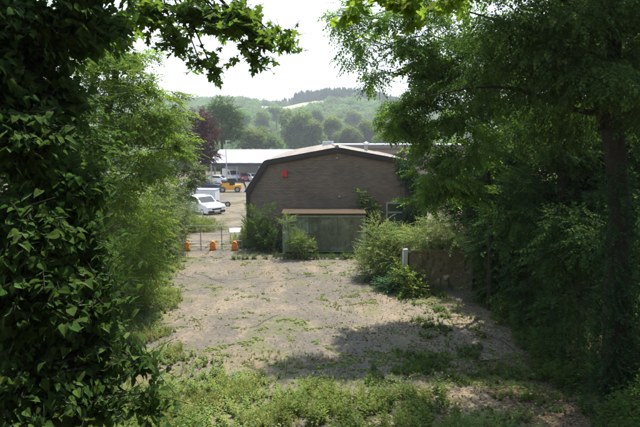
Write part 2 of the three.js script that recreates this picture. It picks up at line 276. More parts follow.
  for (const s of [-1, 1]) {
    mesh('bargeboard', board(0, ay - 0.13, s * -kneeX, ky - 0.13, 0.2, 0.06, 0.13 + s * 0.003), fasciaMat, hall);
    mesh('bargeboard', board(s * -kneeX, ky - 0.12, s * -(eaveX + 0.06), ey - 0.02, 0.26, 0.06, 0.122), fasciaMat, hall);
    mesh('corner_post', box(0.14, ey, 0.16, s * -(eaveX + 0.08), ey / 2, 0.04), fasciaMat, hall);
  }
  mesh('ridge_cap', cyl(0.09, 0.09, DEP, 0, ay + 0.01, -DEP / 2 + 0.15, 10, 'z'), roofMat, hall);
  // door with transom light
  const dw = doorX1 - doorX0, dx = (doorX0 + doorX1) / 2, frameMat = mat(0.33, 0.36, 0.27, { roughness: 0.7 });
  const dr = mesh('door', box(dw - 0.16, doorT - 0.55, 0.05, dx, (doorT - 0.55) / 2, 0.0), mat(0.05, 0.075, 0.06), hall);
  mesh('handle', cyl(0.012, 0.012, 0.14, dx + dw * 0.32, 1.05, 0.05), mat(0.5, 0.5, 0.5, { metalness: 1, roughness: 0.4 }), dr);
  const glass = new THREE.MeshPhysicalMaterial({ color: 0xdfe8e2, transmission: 1, thickness: 0, roughness: 0.08 });
  mesh('transom_pane', box(dw - 0.16, 0.36, 0.01, dx, doorT - 0.28, 0.01), glass, hall);
  mesh('door_frame', [box(0.08, doorT, 0.1, doorX0 + 0.04, doorT / 2, 0.02), box(0.08, doorT, 0.1, doorX1 - 0.04, doorT / 2, 0.02), box(dw - 0.164, 0.08, 0.1, dx, doorT - 0.04, 0.02), box(dw - 0.164, 0.07, 0.1, dx, doorT - 0.5, 0.02)], frameMat, hall);
  mesh('transom_backing', box(dw - 0.2, 0.3, 0.02, dx, doorT - 0.28, -0.018), mat(0.12, 0.15, 0.1), hall);
  // alarm box, wall lights, flue and roof box
  const al = P(285, 173.5, HD), q = (p, z) => [p.x - C0, p.y - flr, z];
  mesh('alarm_box', box(0.24, 0.34, 0.1, ...q(al, 0.06), 0.03), mat(0.5, 0.045, 0.04, { roughness: 0.4 }), hall);
  for (const [px, py] of [[337, 158], [339.5, 196.5]]) mesh('wall_light', [box(0.12, 0.09, 0.1, ...q(P(px, py, HD), 0.06), 0.02), cyl(0.02, 0.02, 0.1, ...q(P(px, py, HD), 0.04), 8, 'z')], mat(0.3, 0.29, 0.26), hall);
  const fl = P(366, 149, 31), fx = fl.x - C0;
  mesh('flue', [cyl(0.11, 0.11, 0.8, fx, fl.y - flr - 0.2, -7), cyl(0.19, 0.19, 0.06, fx, fl.y - flr + 0.32, -7), cyl(0.04, 0.19, 0.1, fx, fl.y - flr + 0.4, -7)], mat(0.35, 0.35, 0.35, { metalness: 0.6, roughness: 0.5 }), hall);
  const rb = P(328, 147, 34); mesh('roof_box', box(0.75, 0.55, 0.6, rb.x - C0, rb.y - flr + 0.1, -10, 0.03), mat(0.42, 0.46, 0.48), hall);
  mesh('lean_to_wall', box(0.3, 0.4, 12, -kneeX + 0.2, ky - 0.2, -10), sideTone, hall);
}
// long flat-roofed block behind the hall
{
  const b = thing('flat_roofed_block', 'long low flat-roofed block behind the hall ridge', 'building', V(9.5, H(9.5, 52), -52));
  const top = P(390, 148.5, 52).y - b.position.y;
  mesh('wall', box(16, top, 9, -1, top / 2, -5), mat(0.25, 0.2, 0.16), b);
  mesh('roof_edge', box(16.5, 0.35, 9.5, -1, top + 0.17, -5), mat(0.2, 0.17, 0.16), b);
  mesh('roof_deck', box(16.1, 0.06, 9.1, -1, top + 0.38, -5), mat(0.5, 0.5, 0.5), b);
  for (const x of [-7, -4.5, -2, 0.5]) mesh('window', box(1.4, 1.1, 0.06, x, top - 1.1, -0.48), mat(0.05, 0.06, 0.07, { roughness: 0.1 }), b);
}

// ------------------------------------------------------------------ rusty-lidded tank before the gable
const paintTex = tex(1024, 512, (u, v) => {
  const st = tf(u, v * 0.12, 14, 5), st2 = tf(u + .3, v * 0.15, 50, 3), bl = tf(u, v, 5, 6), pat = tf(u + .4, v + .8, 9, 5); let q = mix3([0.60, 0.64, 0.56], [0.50, 0.52, 0.43], bl);
  q = mix3(q, [0.33, 0.31, 0.21], clamp((0.55 * st + 0.6 * pat - 0.55) * 4) * 0.6); q = mix3(q, [0.38, 0.27, 0.17], clamp((st2 - 0.62) * 6) * 0.5);
  q = mix3(q, [0.70, 0.76, 0.70], clamp((tf(u + .6, v + .2, 8, 5) - 0.54) * 7) * 0.7); const k = 0.88 + 0.24 * tf(u, v, 128, 2); return [q[0] * k, q[1] * k, q[2] * k];
});
{
  const d = 21.8, a = P(282.5, 214, d), b = P(365.5, 214, d), w = b.x - a.x, cx = (a.x + b.x) / 2, g0 = H(cx, d), h = a.y - g0;
  const t = thing('metal_tank', 'long weather-stained pale green metal tank with rusty lid', 'tank', V(cx, g0, -d - 0.8));
  const pm = new THREE.MeshStandardMaterial({ map: paintTex, roughness: 0.75, bumpMap: grainBump, bumpScale: 0.004 });
  mesh('shell', box(w - 0.08, h - 0.12, 1.5, 0, (h - 0.12) / 2 + 0.1, 0), pm, t);
  const panelTones = [mat(0.8, 0.86, 0.8), mat(0.5, 0.47, 0.38), mat(0.56, 0.52, 0.41)]; let x0 = -w / 2 + 0.06;
  [0.31, 0.36, 0.33].forEach((f, k) => { const pw = (w - 0.12) * f, m = pm.clone(); m.color.copy(panelTones[k].color); const g = box(pw - 0.03, h - 0.3, 0.04, x0 + pw / 2, h / 2 + 0.02, 0.768, 0.012); const uv = g.attributes.uv; for (let i = 0; i < uv.count; i++) uv.setXY(i, uv.getX(i) * 0.4 + k * 0.31, uv.getY(i)); mesh('front_panel', g, m, t); x0 += pw; });
  const rim = pm.clone(); rim.color.setRGB(1, 1, 0.95);
  for (const s of [-1, 1]) mesh('corner_post', box(0.1, h - 0.06, 0.1, s * (w / 2 - 0.04), (h - 0.06) / 2 + 0.02, 0.76), rim, t);
  mesh('top_rail', box(w - 0.02, 0.09, 0.07, 0, h - 0.1, 0.80), rim, t);
  const rust = new THREE.MeshStandardMaterial({ roughness: 0.95, map: tex(512, 256, (u, v) => { const a = tf(u, v, 12, 5), b = tf(u, v + .3, 60, 3); return mix3(mix3([0.24, 0.175, 0.11], [0.32, 0.25, 0.16], a), [0.21, 0.21, 0.11], clamp((b - .52) * 6) * .7); }) });
  mesh('lid', box(w + 0.12, 0.07, 1.75, 0, h + 0.01, 0.02, 0.02), rust, t);
  for (const x of [-w * 0.33, w * 0.33]) mesh('skid', box(0.16, 0.12, 1.4, x, 0.05, 0), fasciaMat, t);
}
// ------------------------------------------------------------------ concrete bunker on the right
{
  const d = 16.6, a = P(403.5, 250, d), b = P(474, 250, d), w = b.x - a.x, g0 = H(a.x + w / 2, d) - 0.06, h = a.y - g0, D = 1.5;
  const t = thing('concrete_bunker', 'low stained concrete bunker overgrown with weeds beside the bank', 'bunker', V(a.x + w / 2, g0, -d));
  const ct = tex(512, 512, (u, v) => { const s = tf(u, v * .3, 24, 4), m = tf(u, v, 10, 5); let q = mix3([0.58, 0.51, 0.40], [0.46, 0.42, 0.31], m); q = mix3(q, [0.88, 0.86, 0.8], clamp((tf(u + .2, v + .5, 9, 5) - .52) * 8) * clamp(1 - Math.abs(v - 0.38) * 4.5) * .9); q = mix3(q, [0.22, 0.26, 0.12], clamp((s - .54) * 6) * .6); const k = .8 + .4 * tf(u, v, 100, 3); return q.map(c => c * k); });
  const cm = new THREE.MeshStandardMaterial({ map: ct, bumpMap: grainBump, bumpScale: 0.02, roughness: 1 });
  mesh('front_wall', box(w - 0.2, h - 0.06, 0.14, 0.09, (h - 0.06) / 2, 0, 0.02), cm, t);
  mesh('side_wall', box(0.14, h - 0.06, D, w / 2 - 0.08, (h - 0.06) / 2, -D / 2 - 0.075, 0.02), cm, t);
  mesh('side_wall', box(0.12, h - 0.05, D, -w / 2 + 0.08, (h - 0.05) / 2, -D / 2 - 0.09, 0.02), cm, t);
  mesh('back_wall', box(w, h - 0.06, 0.14, 0, (h - 0.06) / 2, -D - 0.16, 0.02), cm, t);
  tag(mesh('end_post', box(0.16, h + 0.05, 0.2, -w / 2 + 0.06, (h + 0.05) / 2, 0.02, 0.02), mat(0.7, 0.69, 0.64, { bumpMap: grainBump, bumpScale: 0.01 }), t), 'whitewashed end post');
  const cop = new THREE.MeshStandardMaterial({ map: ct, roughness: 1, color: 0xffffff });
  mesh('coping', box(w * 0.45, 0.07, 0.22, -w * 0.17, h - 0.022, 0, 0.02), cop, t); mesh('coping', box(w * 0.42, 0.07, 0.22, w * 0.275, h - 0.03, 0, 0.02), cop, t);
  mesh('soil_fill', box(w - 0.3, 0.4, D - 0.05, 0, h - 0.3, -D / 2 - 0.08), mat(0.11, 0.085, 0.06), t);
}
// ------------------------------------------------------------------ gate and orange blocks
{
  const d = 22.9, a = P(181, 249, d), b = P(243, 249, d), w = b.x - a.x, g0 = H((a.x + b.x) / 2, d), steel = mat(0.30, 0.29, 0.27, { metalness: 0.5, roughness: 0.55 });
  const t = thing('field_gate', 'low tubular steel gate closing the drive beside the hall', 'gate', V((a.x + b.x) / 2, g0, -d));
  const ht = P(210, 226, d).y - g0;
  for (const f of [1, 0.63, 0.36, 0.12]) mesh('rail', cyl(0.015, 0.015, w, 0, ht * f, 0, 10, 'x'), steel, t);
  for (const px of [182, 200.5, 221.5, 242]) mesh('upright', cyl(0.02, 0.02, ht * 0.98 + 0.05, P(px, 230, d).x - (a.x + b.x) / 2, ht * 0.49 - 0.02, 0.03, 10), steel, t);
  const om = mat(0.85, 0.22, 0.015, { roughness: 0.55 });
  [[187, 'orange plastic barrier block at the gate, nearest the hedge'], [213, 'orange plastic barrier block at the middle of the gate'], [234.7, 'orange plastic barrier block at the gate, nearest the hall']].forEach(([px, label]) => {
    const p = P(px, 249, d - 0.25), o = thing('barrier_block', label, 'barrier block', V(p.x, H(p.x, d - 0.25), -d + 0.25), 0, 'orange barrier blocks along the gate');
    o.scale.setScalar(0.82); mesh('block', extrude([[-0.13, 0.02], [0.13, 0.02], [0.15, 0.1], [0.12, 0.3], [0.1, 0.44], [0.03, 0.5], [-0.03, 0.5], [-0.1, 0.44], [-0.12, 0.3], [-0.15, 0.1]], 0.18, 0.02).translate(0, 0, -0.09), om, o);
    mesh('reflector', box(0.12, 0.1, 0.02, 0, 0.32, 0.115, 0.008), mat(0.75, 0.4, 0.1, { roughness: 0.3 }), o);
    mesh('foot', box(0.36, 0.05, 0.26, 0, 0.02, 0, 0.012), mat(0.05, 0.05, 0.05), o);
  });
}
// ------------------------------------------------------------------ vehicles and shed in the far yard
const tyreM = mat(0.02, 0.02, 0.02, { roughness: 0.9 }), rimM = mat(0.45, 0.45, 0.46, { metalness: 0.8, roughness: 0.4 }), glassDark = mat(0.02, 0.025, 0.03, { roughness: 0.08 });
function wheel(parent, x, y, z, r, w = 0.2) { const t = mesh('wheel', new THREE.TorusGeometry(r * 0.74, r * 0.27, 10, 22).scale(1, 1, w / (r * 0.54)).translate(x, y, z), tyreM, parent); mesh('rim', [cyl(r * 0.55, r * 0.55, w * 0.7, x, y, z, 18, 'z'), cyl(r * 0.14, r * 0.14, w * 0.9, x, y, z, 10, 'z')], rimM, t); return t; }
function car(label, pos, turn, rgb, van = false, group) {
  const c = thing(van ? 'parked_van' : 'parked_car', label, van ? 'van' : 'car', pos, turn, group), paint = new THREE.MeshPhysicalMaterial({ roughness: 0.35, clearcoat: 0.8, clearcoatRoughness: 0.1 }); paint.color.setRGB(...rgb);
  const W = van ? 1.8 : 1.62;
  const low = van ? [[-2.4, 0.35], [2.35, 0.35], [2.45, 0.6], [2.42, 0.95], [1.75, 1.15], [1.2, 1.95], [0.9, 2.12], [-2.3, 2.15], [-2.42, 2.0]] : [[-2.05, 0.32], [2.0, 0.3], [2.1, 0.5], [2.06, 0.72], [1.85, 0.85], [1.0, 0.97], [-1.9, 1.0], [-2.1, 0.85], [-2.12, 0.5]];
  mesh('body', extrude(low, W, 0.06).translate(0, 0, -W / 2), paint, c);
  if (!van) { const cab = mesh('cabin', extrude([[-1.85, 0.98], [0.95, 0.96], [0.25, 1.42], [-0.1, 1.47], [-1.2, 1.46], [-1.5, 1.38]], W - 0.22, 0.05).translate(0, 0, -W / 2 + 0.11), paint, c);
    for (const s of [-1, 1]) mesh('side_window', extrude([[-1.55, 1.02], [0.7, 1.02], [0.2, 1.38], [-1.25, 1.39]], 0.02).translate(0, 0, s * (W / 2 - 0.055) - 0.01), glassDark, cab);
    mesh('windscreen', box(0.78, 0.02, W - 0.35, 0.63, 1.23, 0).translate(-0.63, -1.23, 0).rotateZ(-0.585).translate(0.655, 1.235, 0), glassDark, cab); mesh('rear_window', box(0.46, 0.02, W - 0.4, 0, 0, 0).rotateZ(0.85).translate(-1.76, 1.2, 0), glassDark, cab);
  } else { for (const s of [-1, 1]) mesh('side_window', extrude([[0.45, 1.2], [1.55, 1.2], [1.12, 1.85], [0.45, 1.85]], 0.02).translate(0, 0, s * (W / 2 + 0.058) - 0.01), glassDark, c); mesh('windscreen', box(0.95, 0.02, W - 0.1, 0, 0, 0).rotateZ(-0.97).translate(1.53, 1.56, 0), glassDark, c); }
  const fx = van ? 2.47 : 2.13, fy = van ? 0.75 : 0.66; mesh('grille', box(0.05, 0.2, W * 0.55, fx, fy - 0.1, 0, 0.02), mat(0.015, 0.015, 0.015), c); mesh('bumper', box(0.12, 0.2, W - 0.05, fx - 0.02, 0.4, 0, 0.04), mat(0.03, 0.03, 0.03), c);
  mesh('number_plate', box(0.02, 0.11, 0.5, fx + 0.05, 0.42, 0, 0.004), mat(0.7, 0.7, 0.66), c); for (const s of [-1, 1]) mesh('wing_mirror', box(0.14, 0.12, 0.18, van ? 1.4 : 0.75, van ? 1.3 : 1.05, s * (W / 2 + 0.15), 0.03), mat(0.05, 0.05, 0.05), c);
  for (const s of [-1, 1]) { mesh('headlight', box(0.1, 0.13, 0.34, fx - 0.04, fy + 0.05, s * (W / 2 - 0.18), 0.03), mat(0.7, 0.7, 0.72, { roughness: 0.15 }), c); for (const x of van ? [-1.5, 1.6] : [-1.3, 1.3]) wheel(c, x, 0.32, s * (W / 2 - 0.03), 0.32); }
  return c;
}
{
  const p = G(206, 213.5); car('white car parked nose out behind the gate beside the hedge', p.add(V(-0.25, 0, 0)), -0.8, [0.78, 0.78, 0.78]);
  // box trailer
  const tp = G(210, 206.5), t = thing('box_trailer', 'pale box trailer with a drawbar behind the white car', 'trailer', tp, -0.12), tb = mat(0.62, 0.65, 0.68, { roughness: 0.4 });
  mesh('box', new RoundedBoxGeometry(2.6, 1.3, 1.5, 2, 0.06).translate(-0.5, 1.1, 0), tb, t); mesh('top_trim', box(2.66, 0.05, 1.56, -0.5, 1.77, 0, 0.015), mat(0.35, 0.36, 0.38), t); mesh('chassis', [box(2.6, 0.1, 1.3, -0.5, 0.42, 0), box(1.3, 0.08, 0.1, 1.4, 0.42, 0)], mat(0.04, 0.04, 0.04), t);
  for (const s of [-1, 1]) wheel(t, -0.7, 0.33, s * 0.72, 0.33); const jw = wheel(t, 1.9, 0.28, 0.1, 0.28, 0.16); jw.name = 'jockey_wheel';
  for (const x of [-1.4, -0.5, 0.4]) mesh('panel_rib', box(0.05, 1.0, 0.02, x, 1.02, 0.762), mat(0.5, 0.53, 0.56), t);
  // dark blue ribbed skip
  const sp = G(206, 198), s = thing('ribbed_skip', 'dark blue ribbed steel skip loaded with scrap behind the trailer', 'skip', V(sp.x - 0.4, sp.y, sp.z), -0.1), sb = mat(0.035, 0.05, 0.085, { roughness: 0.6 });
  mesh('tub', extrude([[-2.2, 0.15], [1.8, 0.15], [2.3, 1.75], [-2.7, 1.75]], 1.9, 0.02).translate(0, 0, -0.95), sb, s); for (let k = 0; k < 9; k++) mesh('rib', box(0.1, 1.5, 0.08, -2.0 + k * 0.48, 0.95, 1.0, 0.015), sb, s); mesh('rim', [box(5.1, 0.12, 0.1, -0.2, 1.78, 0.99), box(5.1, 0.12, 0.1, -0.2, 1.78, -0.99)], sb, s);
  srand(44); for (let k = 0; k < 9; k++) mesh('scrap_piece', box(rr(0.4, 1.2), rr(0.08, 0.3), rr(0.2, 0.6)).rotateZ(rr(-0.5, 0.5)).rotateY(rr(0, 3)).translate(rr(-2, 1.6), rr(1.75, 2.15), rr(-0.5, 0.5)), mat(rr(0.1, 0.4), rr(0.1, 0.3), rr(0.1, 0.25)), s);
  // yellow telehandler
  const yp = G(230, 192), y = thing('telehandler', 'yellow telehandler with dark cab standing before the shed', 'telehandler', yp, Math.PI + 0.12), ym = mat(0.78, 0.36, 0.015, { roughness: 0.45 }), bk = mat(0.025, 0.025, 0.025), k = yp.z * -1 / 503;
  const S = 26 * k / 5.0; y.scale.setScalar(S);
  mesh('chassis', extrude([[-2.0, 0.55], [1.9, 0.5], [2.1, 0.9], [1.6, 1.25], [-0.4, 1.2], [-2.1, 1.45], [-2.2, 0.8]], 1.3, 0.06).translate(0, 0, -0.65), ym, y); mesh('engine_cover', box(1.7, 0.6, 0.9, 0.9, 1.5, -0.2, 0.1), ym, y);
  const cb = mesh('cab', [box(0.1, 1.3, 0.1, -0.9, 1.9, 0.6), box(0.1, 1.3, 0.1, 0.35, 1.9, 0.6), box(0.1, 1.3, 0.1, -0.9, 1.9, -0.3), box(0.1, 1.3, 0.1, 0.35, 1.9, -0.3), box(1.5, 0.12, 1.1, -0.28, 2.58, 0.15, 0.04), box(0.9, 0.5, 0.8, 1.0, 1.9, -0.2, 0.08)], bk, y); mesh('cab_glass', box(1.18, 1.15, 0.8, -0.28, 1.9, 0.15), glassDark, cb);
  mesh('boom', box(4.4, 0.3, 0.34, 0, 0, 0).rotateZ(0.08).translate(-0.5, 1.95, 0.75), bk, y); mesh('boom_head', extrude([[-2.8, 2.05], [-2.5, 2.05], [-2.9, 0.9], [-3.2, 0.9]], 0.3).translate(0, 0, -0.7), bk, y); mesh('bucket', extrude([[-2.9, 1.0], [-3.0, 0.35], [-3.9, 0.25], [-3.5, 0.45], [-3.3, 1.0]], 2.0, 0.02).translate(0, 0, -1), mat(0.1, 0.09, 0.08), y);
  for (const x of [-1.45, 1.35]) for (const z of [-0.85, 0.85]) wheel(y, x, 0.55, z, 0.55, 0.4);
  // white board on the ground beyond the gate
  const wp = G(236, 231.5), wb = thing('white_board', 'white board lying on the drive beside the hall corner', 'board', wp, 0.2); mesh('sheet', box(0.75, 0.05, 1.3, 0, 0.06, 0, 0.01), mat(0.78, 0.78, 0.76), wb); mesh('batten', box(0.08, 0.04, 1.2, 0.2, 0.02, 0), mat(0.4, 0.35, 0.28), wb);
  // open shed
  const D = 96, e = P(238, 164, D), gy = H(e.x, D), ey = e.y - gy, x0 = P(213, 164, D).x - e.x, x1 = P(300, 164, D).x - e.x;
  const h = thing('open_shed', 'open-fronted shed with broad pale sheet roof and dark eaves', 'shed', V(e.x, gy, -D)); const ry = P(238, 150.5, D + 12).y - gy;
  const rm = mat(0.42, 0.44, 0.45, { roughness: 0.6 });
  { const L = Math.hypot(12, ry - ey), a = Math.atan2(ry - ey, 12), n = 17, sw = (x1 - x0 + 2) / n; for (let q = 0; q < n; q++) mesh('roof_sheet', box(sw - 0.03, 0.06 + (q % 2) * 0.03, L).rotateX(a).translate(x0 - 1 + (q + 0.5) * sw, (ry + ey) / 2 + 0.2, -6), rm, h); }
  mesh('eaves_board', box(x1 - x0 + 2, 0.55, 0.12, (x0 + x1) / 2, ey - 0.12, 0.1), mat(0.05, 0.05, 0.055), h);
  for (let x = x0; x < x1; x += 4.2) mesh('post', box(0.2, ey, 0.2, x + 0.3, ey / 2, -0.1), mat(0.3, 0.3, 0.31), h);
  mesh('back_wall', box(x1 - x0, ry, 0.2, (x0 + x1) / 2, ry / 2 - 0.1, -11.9), mat(0.45, 0.44, 0.42), h);
  const aw = thing('canopy_roof', 'curved pale canopy roof at the left end of the open shed', 'canopy', V(P(207, 163, 90).x, H(P(207, 163, 90).x, 90), -90)), ah = P(207, 163, 90).y - aw.position.y;
  mesh('canopy', extrude([[-2.5, ah], [-1, ah + 0.15], [0.6, ah + 0.5], [1.4, ah + 1], [1.4, ah + 0.7], [0.7, ah + 0.2], [-1, ah - 0.15], [-2.5, ah - 0.25]], 5).translate(0, 0, -5), mat(0.66, 0.68, 0.7), aw); for (const x of [-2, 0.5]) mesh('post', box(0.18, ah, 0.18, x, ah / 2, -1), mat(0.3, 0.3, 0.3), aw);
  const inShed = (px, d) => { const x = P(px, 160, d).x; return onGround(x, d); };
  car('white van parked under the open shed', inShed(231, 99), -1.0, [0.8, 0.8, 0.8], true); car('red car parked under the open shed', inShed(244, 98), -1.3, [0.4, 0.04, 0.05]); car('white car parked under the open shed near the hall', inShed(253, 96.5), -1.1, [0.75, 0.75, 0.76]); car('white low car parked between skip and open shed', inShed(219, 92), -0.2, [0.75, 0.76, 0.78]);
  const lp = onGround(P(226, 150, 84).x, 84), l = thing('lamp_post', 'thin grey lamp post standing before the open shed', 'lamp post', lp), lh = P(226, 141, 84).y - lp.y; mesh('pole', cyl(0.06, 0.1, lh, 0, lh / 2, 0, 10), mat(0.35, 0.36, 0.37), l); mesh('lamp_head', box(0.7, 0.12, 0.25, 0.3, lh, 0, 0.04), mat(0.5, 0.5, 0.5), l);
}

// ------------------------------------------------------------------ trees
const SP = {
  broad: sprig(11, { n: 9, len: 0.36, leaf: 0.085, wid: 0.055 }), fine: sprig(12, { n: 11, len: 0.36, leaf: 0.062, wid: 0.036, droop: 0.25 }), hang: sprig(13, { n: 11, len: 0.5, leaf: 0.075, wid: 0.04, droop: 0.5 }),
  willow: sprig(14, { n: 12, len: 0.4, leaf: 0.085, wid: 0.027, spread: 0.6 }), big: sprig(15, { n: 12, len: 0.8, leaf: 0.2, wid: 0.13 }), huge: sprig(16, { n: 14, len: 1.6, leaf: 0.45, wid: 0.3, jitter: 0.7 }), ivy: sprig(17, { n: 8, len: 0.3, leaf: 0.06, wid: 0.055, droop: 0.3 }),
};
// a tree: trunk through points, a limb to every clump, twigs inside it, and a crown of sprigs
function tree(name, label, category, trunkPts, r0, clumps, o = {}) {
  const { sp = SP.broad, m = M.mid, group, droop = 0.25, limbs = true, dry = 0.03, scale = 1, s = 1, top = 0.35, wild = 0.6, tufts = true } = o; srand(s * 977 + 13);
  const base = trunkPts[0].clone(), t = thing(name, label, category, base, 0, group), loc = trunkPts.map(p => p.clone().sub(base)); loc[0].y -= 0.15;
  mesh('trunk', tube(loc, r0, r0 * top, 12, 22, 0.35), bark, t); const tc = new THREE.CatmullRomCurve3(loc), list = [];
  for (const [c, r, n, co] of clumps) {
    const q = c.clone().sub(base); clump(list, q, r, Math.round(n * 1.2), { droop, scale, wild, tufts, ...co });
    if (!limbs) continue;
    let bs = 0.5, bd = 1e9; for (let k = 4; k <= 20; k++) { const p = tc.getPoint(k / 20), dd = p.distanceTo(q) + Math.max(0, p.y - q.y) * 0.8; if (dd < bd) { bd = dd; bs = k / 20; } }
    const p0 = tc.getPoint(bs), L = p0.distanceTo(q), R = Math.min(r0 * lerp(1, top, bs) * 0.6, 0.011 * L + 0.01), tw = [];
    tw.push(tube([p0, p0.clone().lerp(q, 0.4).add(V(0.08 * L * gauss(), 0.12 * L, 0.08 * L * gauss())), q.clone().lerp(p0, 0.15)], R, R * 0.4, 6, 8, 0.2));
    const rm = Math.min(...r); for (let k = 0; k < 7; k++) { const e = q.clone().add(V(gauss() * r[0] * 0.75, gauss() * r[1] * 0.75, gauss() * r[2] * 0.75)), st = q.clone().lerp(p0, rr(0.1, 0.35)); tw.push(tube([st, st.clone().lerp(e, 0.5).add(V(0, 0.1 * rm, 0)), e], R * 0.38 + 0.003, 0.003, 4, 4)); }
    mesh('limb', mergeGeometries(tw), bark, t);
  }
  const fol = instanced('crown', sp, m, list, t, leafTint(dry)); return t;
}
const cl = (px, py, d, rx, ry, n, rz, co) => [P(px, py, d), [rx, ry, rz ?? rx], n, co];

// right: leaning tree whose lit crown hangs over the hall
{
  const b = onGround(P(492, 270, 14.5).x, 14.5);
  tree('overhanging_tree', 'broad-leaved tree with lit crown drooping over the hall roof', 'tree', [b, P(490, 200, 14.4), P(482, 120, 14.2), P(470, 40, 13.8), P(462, -60, 13.6)], 0.08, [
    cl(402, 116, 14, 0.75, 0.75, 349), cl(428, 92, 13.6, 0.9, 0.8, 456), cl(455, 70, 13.4, 1.1, 0.9, 516), cl(425, 140, 14.2, 0.7, 0.7, 304), cl(455, 120, 13.5, 1.0, 0.9, 486), cl(440, 165, 13.8, 0.8, 0.8, 456), cl(432, 192, 13.8, 0.62, 0.6, 334), cl(462, 185, 13.6, 0.8, 0.7, 395),
    cl(490, 95, 13, 1.0, 0.9, 456), cl(480, 150, 13.4, 1.0, 0.9, 456), cl(470, 30, 13, 1.1, 1.0, 243), cl(430, 45, 13.2, 0.9, 0.8, 258), cl(500, 50, 13, 1.2, 1.0, 456), cl(450, -10, 13, 1.2, 1.0, 85), cl(500, -20, 13, 1.3, 1.2, 79), cl(388, 16, 12.8, 0.85, 0.5, 170, 0.7), cl(362, 44, 12.8, 0.6, 0.6, 130, 0.6, { tufts: false }), cl(372, 74, 12.8, 0.35, 0.45, 80, 0.5, { tufts: false }), cl(346, 18, 12.8, 0.5, 0.45, 100, 0.5, { tufts: false }), cl(412, 46, 12.8, 0.7, 0.6, 190, 0.7), cl(424, 8, 12.8, 0.9, 0.6, 260, 0.8), cl(420, 70, 13.2, 0.6, 0.5, 200), cl(392, 128, 13.8, 0.5, 0.5, 170),
  ], { sp: SP.broad, m: M.crown, s: 1, droop: 0.5, wild: 0.8, scale: 0.82 });
}
// right: big ivied tree with trunk near the edge
{
  const b = onGround(P(622, 275, 8.9).x, 8.9);
  const big = tree('ivied_tree', 'large dark tree with ivy-clad trunk rising from the right bank', 'tree', [b, P(619, 200, 8.9), P(612, 120, 8.9), P(614, 40, 8.8), P(622, -80, 8.6), P(630, -220, 8.4)], 0.2, [
    cl(520, 25, 9.2, 1.0, 0.6, 390), cl(560, 60, 9, 0.9, 0.7, 390), cl(600, 70, 8.2, 0.7, 0.5, 270), cl(640, 60, 8.6, 0.9, 0.7, 330), cl(530, 75, 9.6, 1.0, 0.7, 390), cl(500, 60, 9.8, 0.9, 0.7, 330), cl(570, 10, 8.6, 0.9, 0.7, 330), cl(640, 5, 8.4, 0.9, 0.7, 330), cl(670, 110, 8.8, 0.9, 0.8, 330), cl(600, 110, 9.8, 0.9, 0.6, 300), cl(550, 115, 10, 0.9, 0.6, 300),
    cl(480, -30, 9, 1.3, 0.9, 150), cl(560, -70, 8.6, 1.6, 1.1, 418), cl(650, -90, 8.4, 1.8, 1.3, 418), cl(720, 0, 8.4, 1.6, 1.3, 480), cl(430, -40, 9, 1.0, 0.7, 95), cl(600, -190, 8.4, 2.2, 1.6, 462), cl(500, -130, 8.6, 1.6, 1.2, 150), cl(720, -160, 8, 2, 1.6, 330),
  ], { sp: SP.fine, m: M.deep, s: 2, droop: 0.5, wild: 0.7, scale: 1.05 });
  // arched limbs
  const base = big.position, arc = (pts, r0, r1) => mesh('arched_limb', tube(pts.map(p => p.sub(base)), r0, r1, 8, 16, 0.25), bark, big);
  arc([P(614, 112, 8.9), P(585, 112, 9), P(550, 100, 9.2), P(510, 88, 9.4), P(470, 88, 9.6), P(430, 96, 9.8)], 0.06, 0.012); arc([P(616, 35, 8.8), P(580, 8, 8.8), P(548, -10, 8.9), P(510, -25, 9)], 0.09, 0.03); arc([P(540, 32, 9), P(520, 26, 9.1), P(500, 21, 9.2), P(470, 12, 9.3)], 0.035, 0.012); arc([P(600, 130, 8.9), P(598, 105, 9), P(575, 60, 9.1), P(545, 30, 9.1)], 0.07, 0.03);
  const iv = []; srand(31); for (let k = 0; k < 1100; k++) { const h = 4.2 * Math.pow(rnd(), 1.3), a = rr(0, 6.28), q = b.clone().add(V((0.245 - h * 0.012) * Math.cos(a) - h * 0.055, h, (0.245 - h * 0.012) * Math.sin(a))).sub(base); iv.push(pose(q, V(Math.cos(a) * .4, 0.5 - rnd(), Math.sin(a) * .4), V(Math.cos(a), 0.4, Math.sin(a)), rr(0.5, 1.0))); }
  instanced('ivy', SP.ivy, M.ivy, iv, big, leafTint(0));
}
// right: thin second trunk and the wood behind
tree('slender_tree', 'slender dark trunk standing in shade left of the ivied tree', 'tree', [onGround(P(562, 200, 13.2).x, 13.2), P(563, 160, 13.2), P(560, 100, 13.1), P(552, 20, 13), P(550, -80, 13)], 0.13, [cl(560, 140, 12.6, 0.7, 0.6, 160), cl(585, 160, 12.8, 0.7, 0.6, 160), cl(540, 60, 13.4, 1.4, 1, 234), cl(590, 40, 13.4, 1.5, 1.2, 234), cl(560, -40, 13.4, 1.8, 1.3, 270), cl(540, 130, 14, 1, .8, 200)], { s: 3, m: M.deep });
tree('woodland_tree', 'dark broad tree behind the slender trunk on the bank', 'tree', [onGround(9.5, 19), P(560, 120, 19), P(560, 0, 19), P(570, -60, 19)], 0.22, [cl(520, 120, 18.5, 2, 1.7, 330), cl(575, 110, 18.5, 2, 1.7, 330), cl(545, 50, 19, 2.4, 2, 324), cl(600, 40, 19, 2.4, 2, 324), cl(500, 170, 18, 1.3, 1.2, 220), cl(570, -30, 19, 3, 2.2, 324)], { s: 4, m: M.dark, sp: SP.big, scale: 0.8 });
